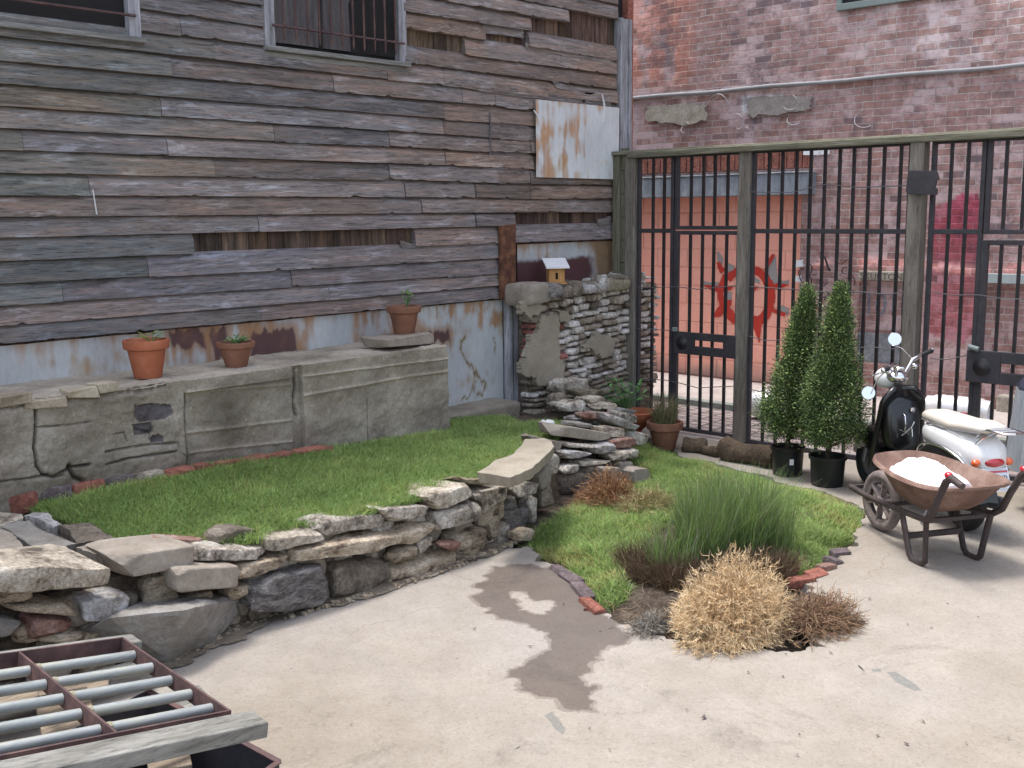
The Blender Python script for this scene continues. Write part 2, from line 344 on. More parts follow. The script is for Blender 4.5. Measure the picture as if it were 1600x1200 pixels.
# ================================================================ SETTING: ground, street, yard
from mathutils.geometry import delaunay_2d_cdt
def brickmat(name,c1,c2,mort,bw,bh,ax,ms=.012,attr=True,noise=True,bumpd=.012,bias=0):
    q=NT(name); tc=q.n('ShaderNodeTexCoord').outputs['Object']; sp=q.n('ShaderNodeSeparateXYZ'); q.l(tc,sp.inputs[0]); cb=q.n('ShaderNodeCombineXYZ')
    q.l(sp.outputs['XYZ'.index(ax[0])],cb.inputs[0]); q.l(sp.outputs['XYZ'.index(ax[1])],cb.inputs[1])
    wob=q.noise(tc,2.5,3); sc=q.n('ShaderNodeVectorMath',operation='SCALE'); sc.inputs['Scale'].default_value=.022
    nv=q.n('ShaderNodeTexNoise'); nv.inputs['Scale'].default_value=6; nv.inputs['Detail'].default_value=5; q.l(tc,nv.inputs['Vector']); q.l(nv.outputs['Color'],sc.inputs[0])
    ad=q.n('ShaderNodeVectorMath',operation='ADD'); q.l(cb.outputs[0],ad.inputs[0]); q.l(sc.outputs[0],ad.inputs[1])
    b=q.n('ShaderNodeTexBrick'); q.l(ad.outputs[0],b.inputs['Vector']); b.inputs['Scale'].default_value=1; b.inputs['Mortar Size'].default_value=ms*.5; b.inputs['Mortar Smooth'].default_value=.35
    b.inputs['Brick Width'].default_value=bw; b.inputs['Row Height'].default_value=bh; b.inputs['Bias'].default_value=bias
    b.inputs['Color1'].default_value=c1+(1,); b.inputs['Color2'].default_value=c2+(1,); b.inputs['Mortar'].default_value=mort+(1,)
    c=b.outputs['Color']
    if noise:
        c=q.mix('MULTIPLY',1.,c,q.ramp(q.noise(tc,9,5,.7),[(.3,.62),(.7,1.4)]))
        b2=q.n('ShaderNodeTexBrick'); q.l(ad.outputs[0],b2.inputs['Vector']); b2.inputs['Scale'].default_value=1; b2.inputs['Mortar Size'].default_value=ms*.5; b2.inputs['Brick Width'].default_value=bw; b2.inputs['Row Height'].default_value=bh
        b2.inputs['Color1'].default_value=(0,0,0,1); b2.inputs['Color2'].default_value=(1,1,1,1); b2.inputs['Mortar'].default_value=(.4,.4,.4,1); pb=b2.outputs['Color']
        c=q.mix('MULTIPLY',1.,c,q.ramp(pb,[(0,.72),(.5,1.),(1,1.3)]))
        wn=q.mix('MIX',.22,q.ramp(q.noise(tc,1.5,12,.82,.2),[(.3,0.),(.7,1.)]),pb); wh=q.ramp(wn,[(.50,0.),(.68,.8)]); c=q.mix('MIX',wh,c,(.52,.395,.40))
        dk=q.ramp(q.mix('MIX',.3,q.ramp(q.noise(tc,.9,9,.75),[(.3,0.),(.7,1.)]),pb),[(.20,.85),(.40,0.)]); c=q.mix('MIX',dk,c,(.13,.10,.115))
        sp2=q.ramp(q.noise(tc,26,3,.6),[(.62,0.),(.72,.45)]); c=q.mix('MIX',sp2,c,(.5,.42,.42))
    if attr: a=q.n('ShaderNodeAttribute',attribute_name='Col'); c=q.mix('MULTIPLY',1.,c,a.outputs['Color'])
    q.l(c,q.b.inputs['Base Color']); q.b.inputs['Roughness'].default_value=.92
    inv=q.ramp(b.outputs['Fac'],[(0,1.),(1,0.)]); q.l(q.bump(inv,.8,bumpd,q.bump(q.noise(tc,30,4,.7),.5,.008)),q.b.inputs['Normal']); return q.m
M['brick']=brickmat('old_brick',(.385,.215,.185),(.235,.15,.15),(.44,.365,.345),.198,.0675,'YZ')
M['cobble']=brickmat('cobbles',(.34,.28,.27),(.22,.175,.17),(.12,.10,.09),.11,.17,'XY',ms=.03,attr=False,noise=False,bumpd=.03)
M['paving']=mat('pavement_concrete',[(.3,(.32,.27,.25)),(.6,(.42,.37,.345)),(.8,(.48,.44,.42))],3,bump=.3,speck=.12)
def yardmat(name,k,rough):
    q=NT(name); tc=q.n('ShaderNodeTexCoord').outputs['Object']
    big=q.ramp(q.noise(tc,.55,6,.6),[(.33,(.27,.235,.19)),(.5,(.325,.293,.255)),(.68,(.34,.313,.288))])
    c=q.mix('MULTIPLY',1.,big,q.ramp(q.noise(tc,4,9,.75),[(.3,.84),(.7,1.08)])); c=q.mix('MULTIPLY',1.,c,q.ramp(q.noise(tc,1.3,12,.8,.6),[(.36,.78),(.44,1.)]))
    v=q.n('ShaderNodeTexVoronoi'); v.inputs['Scale'].default_value=95; q.l(tc,v.inputs['Vector'])
    c=q.mix('MULTIPLY',.42,c,q.ramp(v.outputs['Color'],[(0,(.62,.52,.42)),(.35,(.95,.93,.9)),(.8,(1.05,1.03,1.02)),(1,(1.25,1.25,1.28))]))
    f=q.noise(tc,210,3,.8); c=q.mix('MULTIPLY',1.,c,q.ramp(f,[(.3,.8),(.7,1.15)])); c=q.mix('MULTIPLY',1.,c,(k,k,k) if isinstance(k,float) else k)
    q.l(c,q.b.inputs['Base Color']); q.b.inputs['Roughness'].default_value=rough; q.b.inputs['Specular IOR Level'].default_value=.35
    q.l(q.bump(f,.35,.003,q.bump(q.noise(tc,14,6,.7),.3,.006)),q.b.inputs['Normal']); return q.m
M['yard']=yardmat('yard_concrete',1.,.9); M['wet']=yardmat('wet_concrete',(.43,.395,.39),.6); M['damp']=yardmat('damp_edge',(.72,.69,.685),.75); M['crack']=plain('crack_dirt',(.26,.215,.17),1); M['greypatch']=yardmat('grey_patch',(.66,.72,.76),.9)
M['base']=mat('far_ground',[(.3,(.16,.14,.12)),(.7,(.26,.24,.21))],.6,bump=.3)
mb=MB(); mb.box((-60,-60,-.6),(60,60,-.14)); mb.build('ground','base',kind='structure',recentre=False)
def G(px,py,z=0.): p=at(px,py,z=z); return (p[0],p[1])
BED=[G(*p) for p in [(800,857),(845,866),(872,882),(905,930),(940,957),(985,977),(1040,998),(1120,1011),(1200,1016),(1290,1011),(1335,988),(1352,976),(1325,958),(1290,940),(1262,922),(1245,908),(1290,890),(1308,865),(1335,845),(1352,822),(1350,795),(1290,768),(1210,747),(1130,727),(1060,712)]]+[(7.05,4.9),(7.0,5.4),(5.0,5.2),(4.3,4.45)]
ST=[(700,320),(720,300),(800,290),(990,300),(1060,370),(1110,440),(1200,500),(1270,540),(1290,590),(1310,635),(1240,650),(1180,690),(1190,720),(1130,740),(1090,790),(1110,810),(1185,835),(1150,870),(1165,900),(1150,925),(1180,948),(1100,945),(1030,930),(1010,900),(990,885),(900,870),(830,830),(780,790),(790,760),(870,720),(950,680),(975,660),(980,630),(940,590),(880,570),(820,545),(740,535),(690,510),(660,470),(640,450),(635,390),(690,365)]
ST=[G(520+x/2.857,780+y/2.857) for x,y in ST]
IS=[G(520+x/2.857,780+y/2.857) for x,y in [(785,415),(830,410),(870,425),(990,455),(985,480),(950,500),(945,518),(870,505),(830,480),(820,450)]]
bedP=rough_poly(BED,.035,4,3); stP=rough_poly(ST,.03,4,5); isP=rough_poly(IS,.02,3,6)
GP=[[G(*p) for p in q] for q in ([(850,1118),(862,1112),(872,1122),(884,1140),(880,1148),(868,1140),(860,1128)],[(1385,1050),(1400,1050),(1425,1065),(1440,1078),(1430,1080),(1400,1066)],[(1360,1045),(1375,1045),(1378,1050),(1365,1050)])]
cracks=[([(742,908),(722,903),(700,890),(693,898)],.004),([(545,992),(560,985),(595,972),(640,958),(700,950)],.0025),([(1345,905),(1365,892),(1380,872),(1385,862)],.0035),([(1425,930),(1460,950)],.002),([(1480,1070),(1510,1082)],.003),([(1570,838),(1590,850),(1600,856)],.004),([(1240,925),(1290,918),(1345,921)],.0015)]
def strip(L,w,seed):
    L=rough_poly([G(*p) for p in L],.02,3,seed,closed=False); L=np.array(L); t=np.gradient(L,axis=0); t/=np.linalg.norm(t,axis=1)[:,None]; nn=np.stack([-t[:,1],t[:,0]],1)
    ww=w*(.4+np.random.default_rng(seed).uniform(.3,1,len(L)))[:,None]; ww[0]*=.1; ww[-1]*=.1
    return [tuple(p) for p in np.vstack([L+nn*ww,(L-nn*ww)[::-1]])]
crP=[strip(L,w,i+20) for i,(L,w) in enumerate(cracks)]
outer=[(-14,-14),(7.28,-14),(7.28,5.0),(7.28,6.0),(-14,6.0)]
def cdt_mesh(loops):
    vs=[];fs=[]; single=len(loops)==1
    for L in loops:
        n=len(vs); vs+= [Vector((float(p[0]),float(p[1]))) for p in L]; fs.append(list(range(n,n+len(L))))
    r=delaunay_2d_cdt(vs,[],fs,0,1e-5); V=np.array([(v.x,v.y) for v in r[0]]); F=np.array([list(f) for f in r[2]])
    if single: F=F[inpoly(V[F].mean(1),loops[0])]
    return V,F
def offs(P,d):
    P=np.array(P); t=np.roll(P,-3,0)-np.roll(P,3,0); t/=np.linalg.norm(t,axis=1)[:,None]+1e-9; nn=np.stack([t[:,1],-t[:,0]],1); A=.5*np.sum(P[:,0]*np.roll(P[:,1],-1)-np.roll(P[:,0],-1)*P[:,1]); return [tuple(q) for q in P+nn*d*(1 if A>0 else -1)*(.3+1.2*vn(np.c_[P*23,P[:,0]*0]))[:,None]]
stO=offs(stP,.018); isI=offs(isP,-.015)
V,F=cdt_mesh([outer,bedP,stP,isP,stO,isI]+GP+crP)
cen=V[F].mean(1); keep=inpoly(cen,outer)&~inpoly(cen,bedP); F=F[keep]; cen=cen[keep]
a=V[F]; ar=(a[:,1,0]-a[:,0,0])*(a[:,2,1]-a[:,0,1])-(a[:,2,0]-a[:,0,0])*(a[:,1,1]-a[:,0,1]); F[ar<0]=F[ar<0][:,::-1]
mi=np.where(inpoly(cen,stO)&~inpoly(cen,isI),4,0); mi[inpoly(cen,stP)&~inpoly(cen,isP)]=1
for g in GP: mi[inpoly(cen,g)]=3
for g in crP: mi[inpoly(cen,g)]=2
mb=MB()
for k in range(5):
    f=F[mi==k]
    if len(f): mb.add(np.hstack([V,np.zeros((len(V),1))]),f,mi=k)
bp=np.array(bedP); n=len(bp)      # broken edge of the slab round the planting bed
mb.add(np.vstack([np.hstack([bp,np.zeros((n,1))]),np.hstack([bp,np.full((n,1),-.07)])]),[[i,(i+1)%n,n+(i+1)%n,n+i] for i in range(n)])
mb.build('concrete_yard',['yard','wet','crack','greypatch','damp'],kind='structure',recentre=False)
# dirt in front of the stones
dl=[G(*p) for p in [(225,1050),(285,1043),(345,1010),(400,985),(455,965),(520,950),(610,925),(700,893),(790,858),(835,840),(835,790),(600,880),(400,925),(240,1000)]]
V,F=cdt_mesh([rough_poly(dl,.03,3,9)]); mb=MB(); mb.add(np.hstack([V,.005+.004*vn(np.hstack([V*30,np.zeros((len(V),1))]))[:,None]]),F); mb.build('dirt_strip','dirt',kind='structure',recentre=False)
# soil of the planting bed
def edge_d(P,poly): return polydist(P,list(poly)+[poly[0]])
def bed_z(x,y):
    P=np.stack([x,y],1); ins=inpoly(P,bedP); d=edge_d(P,bedP)
    hole=np.exp(-(((x-4.25)/.42)**2+((y-2.22)/.28)**2))
    z=-.045+np.where(ins,sst(0,.25,d)*.06,0)-.0*x
    z=z-hole*.028*ins+(fbm(np.stack([x*9,y*9,0*x],1),4,3)-.5)*.03*ins
    return np.where(ins,z,-.065)
mb=MB()
def f(u,v): x=3.4+u*3.8; y=1.85+v*3.7; return np.stack([x,y,bed_z(x,y)],1)
grid(mb,f,260,250); mb.build('bed_soil','soil',kind='structure',smooth=180,recentre=False)
# raised lawn body
def raised_z(x,y):
    fr=np.clip((y-4.1)/1.,0,1); zb=np.interp(x,[1.5,2.0,2.35,3,3.6,4.85,6,7],[.425,.43,.49,.50,.47,.40,.31,.27]); zf=np.interp(x,[1.5,4.5,5.5,7],[.385,.385,.34,.26]); return lerp(zf,zb,fr)
RA=[(-1.5,4.06),(2.3,4.1),(3.2,4.12),(4.3,4.1),(4.75,4.35),(5.3,4.48),(5.75,4.55),(6.15,4.75),(6.6,5.1),(6.9,5.55),(6.9,5.8),(-1.5,5.8)]
raP=[tuple(p) for p in RA]
def f(u,v):
    x=-1.5+u*8.4; y0=np.interp(x,[p[0] for p in RA[:10]],[p[1] for p in RA[:10]]); y=lerp(y0,5.8,np.clip((v-.06)/.94,0,1))
    z=raised_z(x,y)-.03+(fbm(np.stack([x*7,y*7,0*x],1),4,5)-.5)*.03
    z=np.where(v<.03,-.02,z); y=np.where(v<.03,y0-.05,y); return np.stack([x,y,z],1)
mb=MB(); grid(mb,f,420,90); mb.build('soil_bank','soil',kind='structure',smooth=180,recentre=False)
# street
mb=MB(); mb.box((7.28,-14,-.3),(7.62,14,-.004),jit=0); mb.build('gate_threshold','paving',kind='structure',recentre=False)
def f(u,v): x=7.62+u*1.03; y=-8+v*20; return np.stack([x,y,-.035+.012*np.sin(u*3.14)+0*x],1)
mb=MB(); grid(mb,f,8,60,flip=False); mb.build('cobbled_street','cobble',kind='structure',recentre=False)
mb=MB(); mb.box((8.65,-14,-.3),(8.77,14,.02)); M['kerb']=mat('kerb_paint',[(.35,(.13,.17,.15)),(.6,(.24,.24,.22)),(.8,(.35,.32,.3))],6,bump=.4); mb.build('kerb','kerb',kind='structure',recentre=False)
mb=MB(); mb.box((8.77,-14,-.3),(10.02,14,.012)); 
mb.build('pavement','paving',kind='structure',recentre=False)
# ================================================================ BRICK BUILDING
BX=10.04
bb=thing('brick_building',(BX,3,0),'weathered red brick building behind the barred gate with salmon-painted garage panel','building')
def wy(px,py): p=at(px,py,x=BX); return (p[1],p[2])
PNK=(5.385,7.62,0,1.965)   # y0,y1,z0,z1 of the painted panel
gry=wy(1460,305); red=[wy(*p) for p in [(1452,335),(1462,325),(1485,316),(1500,303),(1529,303),(1527,470),(1524,520),(1500,540),(1450,520)]]
def f(u,v):
    y=2.+u*6.6; z=-.1+v*4.6; P=np.stack([y,z],1); c=np.ones((len(y),3)); nz=fbm(np.stack([y*6,z*6,0*y],1),4,8)
    m=(inpoly(P+(nz[:,None]-.5)*.07,red))*(.72+.28*(nz>.45)); c=c*(1-m[:,None])+m[:,None]*np.array([.92,.26,.42])
    # salmon overspray band
    zz=1.285+.02*np.sin(y*3); m=np.exp(-((z-zz)/.045)**2)*((y<5.3)&(y>3.0))*sst(.38,.55,nz); m2=m[:,None]; c=c*(1-m2)+m2*np.array([3.2,2.3,2.2])
    # orange newer brick at upper left, pale bloom upper right
    m=(sst(6.55,6.9,y)*sst(3.05,3.3,z)*sst(.3,.5,nz))[:,None]; c=c*(1-m)+m*np.array([1.3,.95,.8])
    m=(sst(5.2,4.2,y)*sst(2.9,3.3,z)*.6*sst(.35,.6,nz))[:,None]; c=c*(1-m)+m*np.array([1.7,1.9,1.9])
    m=(sst(1.9,1.0,z)*.45)[:,None]; c=c*(1-m)+m*np.array([.85,.72,.7])
    for (y0,z0,y1,z1,k) in ((5.6,2.78,6.12,3.0,(1.5,2.1,2.2)),):
        m=(sst(.0,.06,np.minimum(np.minimum(y-y0,y1-y),np.minimum(z-z0,z1-z))+ (nz-.5)*.06))[:,None]*.75; c=c*(1-m)+m*np.array(k)
    x=BX-.004*(nz-.5)*4+(fbm(np.stack([y*1.2,z*1.2,0*y],1),3,4)-.5)*.03
    return np.stack([x,y,z],1),c
mb=MB(); grid(mb,f,330,230)
# cut the panel, the blocked windows by dropping faces
WIN=[(wy(1420,437)[0],wy(1342,437)[0],.33,1.115),(2.35,wy(1532,440)[0],.45,1.11)]
V=mb.V[0]; keep=[]
for fc in mb.F:
    y,z=V[fc][:,1].mean(),V[fc][:,2].mean()
    if (PNK[0]<y<PNK[1] and z<PNK[3]) or any(a<y<b and c<z<d for a,b,c,d in WIN): continue
    keep.append(fc)
mb.F=keep; mb.mi=[0]*len(keep)
for a,b in (((BX-.012,8.6,-.1),(BX+2,14,4.5)),((BX-.012,-14,-.1),(BX+2,2.,4.5)),((BX-.012,-14,4.5),(BX+2,14,8.)),((BX+.35,2,-.1),(BX+2,8.6,4.5))): mb.box(a,b)
mb.build('wall','brick',bb)
M['pink']=mat('salmon_paint',[(.3,(.82,.37,.285)),(.6,(.90,.43,.33)),(.8,(.92,.50,.40))],3,bump=.25,speck=.08,rough=.8,attr=True)
def f(u,v):
    y=lerp(PNK[0]-.02,PNK[1]+.02,u); z=lerp(-.05,PNK[3]+.02,v)
    row=np.floor(z/.2); jy=np.abs(((y+row%2*.2)/.4+.5)%1-.5)*.4; jz=np.abs((z/.2+.5)%1-.5)*.2; g=np.maximum(np.exp(-(jy/.006)**2),np.exp(-(jz/.006)**2))
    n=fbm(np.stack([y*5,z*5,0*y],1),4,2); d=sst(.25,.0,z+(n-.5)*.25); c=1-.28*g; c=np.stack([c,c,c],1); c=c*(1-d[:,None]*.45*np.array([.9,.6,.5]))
    return np.stack([BX+.09+.006*g,y,z],1),c
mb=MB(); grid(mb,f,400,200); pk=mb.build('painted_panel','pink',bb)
for a,b,c,d in WIN:
    pass
for (a,b,c,d) in (PNK[:2]+PNK[2:],)+tuple(WIN):
    mb=MB()
    for p0,p1 in (((BX-.0,a-.012,c-.02),(BX+.12,a,d)),((BX-.0,b,c-.02),(BX+.12,b+.012,d)),((BX-.0,a,d),(BX+.12,b,d+.012))): mb.box(p0,p1)
    mb.build('reveal','brick',bb)
M['band']=mat('grey_blue_cladding',[(.3,(.15,.17,.19)),(.5,(.23,.255,.29)),(.75,(.40,.43,.46))],4,stretch=(1,2.5,1),bump=.5,rough=.7,speck=.15)
mb=MB(); mb.box((BX-.17,5.235,1.965),(BX+.02,7.75,2.175)); mb.box((BX-.185,5.225,2.175),(BX+.02,7.76,2.19)); mb.build('canopy','band',bb,bevel=.006)
mb=MB()
for i in range(26):
    y=5.3+i*.086; mb.box((BX-.02,y,2.23),(BX+.02,y+.076,2.40),jit=.003)
mb.build('soldier_course','brickst',bb,bevel=.005)
# painted sun
def SP(x,y,o): p=at(1040+x/5.714,390+y/5.714,x=BX+.09); return (BX+.09-o,p[1],p[2])
def flatpoly(mb,pts,o):
    P=[SP(x,y,o) for x,y in pts]; L=rough_poly([(p[1],p[2]) for p in P],.005,3,len(pts)*7+int(pts[0][0])); V,F=cdt_mesh([L]); 
    mb.add(np.stack([np.full(len(V),BX+.09-o),V[:,0],V[:,1]],1),F)
def flatstroke(mb,pts,ws,o):
    P=np.array(pts,float); t=np.gradient(P,axis=0); t/=np.linalg.norm(t,axis=1)[:,None]; nn=np.stack([-t[:,1],t[:,0]],1)*np.array(ws)[:,None]; flatpoly(mb,[tuple(p) for p in np.vstack([P+nn,(P-nn)[::-1]])],o)
M['sunred']=plain('red_spray_paint',(.52,.035,.02),.7); M['sungrey']=plain('grey_spray_paint',(.33,.31,.30),.8); M['blackpaint']=plain('black_spray',(.02,.016,.018),.7)
M['bluepaint']=mat('faded_blue_paint',[(.35,(.12,.1,.12)),(.6,(.24,.26,.31))],12); M['greystone']=mat('lintel_stone',[(.3,(.24,.21,.17)),(.7,(.40,.36,.30))],9,bump=.5)
mb=MB()
for p in ([(445,20),(485,30),(520,90),(500,150),(470,110)],[(540,110),(620,150),(600,190),(540,200)],[(900,190),(960,80),(990,60),(1000,300),(940,300)],[(330,280),(490,290),(480,335),(340,325)],[(1010,495),(1095,520),(1095,600),(1060,570),(1000,530)],[(770,215),(850,280),(840,310),(780,290)],[(540,370),(600,385),(590,450),(540,440)],[(1000,290),(1110,265),(1100,310),(1010,320)]): mb=MB(); flatpoly(mb,p,.003); mb.build('painted_grey_ray','sungrey',bb)
mb=MB()
flatstroke(mb,[(555,270),(590,225),(640,200),(740,180),(830,195),(890,250),(935,330),(940,430),(925,520),(890,590),(830,640)],[34,36,36,34,36,40,40,42,42,44,40],.005)
flatstroke(mb,[(545,230),(505,320),(492,410),(515,500),(560,560),(620,625),(700,640),(820,620)],[30,30,26,34,42,40,34,30],.0065)
for p in ([(455,110),(490,110),(540,190),(500,215)],[(880,190),(920,95),(950,42),(985,45),(960,90),(915,180)],[(345,315),(490,325),(480,375),(400,355)],[(950,320),(1040,300),(1110,310),(1030,350),(950,350)],[(500,480),(520,560),(490,600),(425,605),(440,570)],[(940,520),(1085,570),(1065,595),(930,550)],[(690,580),(830,600),(880,560),(855,700),(845,830),(832,830),(785,690),(760,690)],[(535,330),(610,325),(590,355),(550,362)],[(770,320),(840,330),(790,375)],[(540,450),(600,450),(585,500),(545,500)]): flatpoly(mb,p,.008)
mb.build('painted_red_sun','sunred',bb)
# black tag on the bricks
def BP(x,y,o=.0): p=at(1240+x/13.333,390+y/13.333,x=BX-.03); return np.array([BX-.03-o,p[1],p[2]])
mb=MB()
for L in ([(210,410),(140,420),(100,460),(115,540),(160,660),(210,690)],[(270,350),(300,310),(350,310),(380,370),(370,450),(340,520),(300,480),(275,430),(330,540),(370,620),(375,700)],[(370,520),(480,530)],[(635,130),(680,250),(720,380),(760,440)],[(870,200),(960,300),(1010,300),(1110,210)],[(1110,365),(1040,370),(1005,440),(1030,500),(1100,500)],[(1170,510),(1240,570),(1280,650),(1270,740),(1190,745)],[(620,770),(680,700),(740,680)],[(860,660),(950,630),(1030,650),(1080,700)],[(570,460),(630,480)],[(400,850),(400,910),(460,960)],[(620,890),(680,860),(740,970),(700,1060),(650,1050),(650,980),(540,1030)],[(300,560),(300,690)],[(480,240),(520,260)]):
    mb=MB(); mb.tube([BP(*p) for p in L],.011,5,flat=.3); mb.build('black_spray_stroke','blackpaint',bb,smooth=180)
# blocked window with carved lintel
def WP(px,py,o=0): p=at(px,py,x=BX-.02-o); return p
mb=MB(); a=at(1343,422,x=BX-.03); b=at(1424,440,x=BX-.03); mb.box((BX-.05,b[1],b[2]),(BX+.1,a[1],a[2]-.005)); lin=mb.build('lintel','greystone',bb,bevel=.006)
V,F=text_mesh('SKURTON',.088); cy=(a[1]+b[1])/2; cz=(a[2]+b[2])/2-.01; VV=np.stack([np.full(len(V),BX-.0515)-V[:,2],cy+.03-V[:,0]*1.05,cz+V[:,1]],1); mb=MB(); mb.add(VV,F); M['lintext']=plain('dark_lettering',(.10,.085,.07),.9); mb.build('lintel_lettering','lintext',lin)
q=WIN[0]; mb=MB(); mb.box((BX+.06,q[0]-.02,q[2]-.02),(BX+.12,q[1]+.02,q[3]+.02)); mb.build('blocked_window','brick',bb)
mb=MB(); mb.box((BX+.03,q[0],q[2]),(BX+.055,q[1],.62)); M['panelgrey']=mat('grey_board',[(.3,(.10,.11,.125)),(.55,(.2,.21,.225)),(.8,(.34,.35,.37))],7); mb.build('window_board','panelgrey',bb)
V,F=text_mesh('101E',.30); mb=MB(); cy=at(1385,485,x=BX+.05)[1]; cz=at(1385,478,x=BX+.05)[2]; mb.add(np.stack([BX+.056-V[:,2],cy-V[:,0]*.82,cz+V[:,1]],1),F); mb.build('faded_blue_numerals','bluepaint',bb)
q=WIN[1]; mb=MB(); mb.box((BX+.06,2.0,q[2]-.02),(BX+.12,q[1]+.02,q[3]+.02)); mb.build('blocked_window','brick',bb)
M['palegrey']=plain('pale_green_grey_paint',(.36,.42,.42),.6)
mb=MB(); a=at(1531,427,x=BX-.05); b=at(1600,444,x=BX-.05); mb.box((BX-.06,2.0,b[2]+.0),(BX+.05,a[1],a[2])); mb.build('lintel','palegrey',bb,bevel=.004)
mb=MB(); mb.box((BX-.12,2.0,-.1),(BX+.05,3.35,.16),jit=.01); mb.build('foundation_block','greystone',bb,bevel=.02)
# upper window, conduit, stone insert, tape
a=wy(1310,13); b=wy(1500,4)
mb=MB(); mb.box((BX-.05,4.0,a[1]-.03),(BX+.03,a[0],a[1]+.03)); mb.box((BX-.04,a[0]-.05,a[1]+.03),(BX+.03,a[0],4.6)); mb.box((BX-.04,4.0,a[1]+.03),(BX+.03,4.05,4.6)); M['wframe']=plain('grey_green_frame',(.20,.24,.23),.7)
wd=mb.build('window','wframe',bb,bevel=.004); mb=MB(); mb.box((BX-.02,4.05,a[1]+.03),(BX-.01,a[0]-.05,4.6)); mb.build('pane','glass',wd)
p0=at(985,154,x=BX-.03);p1=at(1600,101,x=BX-.03); P=[lerp(p0,p1,t)+np.array([0,0,.006*math.sin(t*19)]) for t in np.linspace(-.3,1.6,30)]
mb=MB(); mb.tube(P,.021,8); M['conduit']=plain('grey_conduit',(.25,.25,.26),.6); mb.build('conduit','conduit',bb,smooth=60)
def bpoly(pts,name,m,o,amp=.02):
    L=rough_poly([ (lambda p:(p[1],p[2]))(at(x,y,x=BX-.03)) for x,y in pts],amp,3,int(pts[0][0])); mb=MB(); mb.prism([(BX-.0,p[0],p[1]) for p in L],(-o,0,0)); return mb.build(name,m,bb)
bpoly([(1012,166),(1060,163),(1104,161),(1105,178),(1095,187),(1040,191),(1012,190)],'stone_insert','greystone',.035)
M['mortarp']=mat('mortar_smear',[(.3,(.20,.17,.16)),(.6,(.28,.25,.23))],6); bpoly([(1165,156),(1210,150),(1268,150),(1266,170),(1220,178),(1180,182),(1168,175)],'mortar_patch','mortarp',.03)
M['whitep']=plain('white_paint',(.75,.76,.78),.6); bpoly([(1254,234),(1294,232),(1295,241),(1255,242)],'white_patch','whitep',.03,.004)
bpoly([(1243,407),(1254,405),(1255,416),(1244,418)],'paint_spot','whitep',.03,.01); bpoly([(1243,431),(1251,430),(1252,440),(1244,441)],'paint_spot','whitep',.03,.01)
CB=[]
for k,(px,py,r) in enumerate([(1120,165,.17),(1150,190,.11),(1235,160,.10),(1240,185,.09),(1350,185,.12),(1072,200,.08),(1290,240,.1),(1165,206,.07)]):
    c=at(px,py,x=BX-.05); t=np.linspace(k,k+3.6,14); P=np.stack([BX-.045+.02*np.sin(t*2),c[1]+r*np.cos(t)*.8,c[2]+r*np.sin(t)*.7],1); CB.append(P)
M['vine']=plain('pale_wire',(.42,.38,.40),.7); 
for P in CB: mb=MB(); mb.tube(P,.0045,4); mb.build('loose_cable','vine',bb)
# ================================================================ TIMBER HOUSE
HY=5.75
hs_=thing('timber_house',(3.5,HY,0),'old house clad in weathered grey clapboards with rusty sheet metal along its foot','house')
mb=MB(); mb.box((-3,HY+.03,0),(7.6,HY+4,4.75)); mb.build('core_wall','dark',hs_)
mb=MB(); x=-3.
while x<7.42:
    wdt=random.uniform(.12,.2); k=random.uniform(.5,1.5); mb.box((x,HY-.004,1.05),(x+wdt-.006,HY+.028,4.7),col=(k,k*random.uniform(.85,1),k*random.uniform(.75,1))); x+=wdt
mb.build('sheathing','sheath',hs_)
rows=[at(0,p,y=HY-.02)[2] for p in (537,508,478,443,408,371,338,305,270,234,200,166,131,95,58)]
while rows[-1]<4.6: rows.append(rows[-1]+random.uniform(.105,.12))
hx=lambda px,py=200: at(px,py,y=HY)[0]
def rowof(px,py):
    z=at(px,py,y=HY-.01)[2]; return max([i for i in range(len(rows)) if rows[i]<=z+.003] or [0])
joints={0:[402],1:[502,790],2:[80,443,690],3:[217],4:[296,640],5:[395,735],6:[650],7:[134,626,735,822],8:[330,602,772,822],9:[36,259,655,690,765,825],10:[425,603,760,822],11:[253,688,775],12:[318,690,930],13:[272,520,718,900],14:[340,603,690,850]}
for i in range(15,len(rows)): joints[i]=sorted(random.sample(range(20,950,45),4))
missing=[]
for (p0,p1,py,rx) in [(297,640,388,None),(627,720,78,None),(823,957,62,None),(798,957,345,None),(752,818,45,None),(880,955,38,None)]:
    missing.append((rowof((p0+p1)/2,py),hx(p0,py),hx(p1,py)))
WN=[(1.7,3.115,2.80,3.95),(3.965,5.06,2.845,3.95)]
panelx=(hx(825,220),hx(955,220)); panelz=(at(890,279,y=HY)[2],at(890,163,y=HY)[2])
mb=MB(); nails=MB(); rb=random.Random(3)
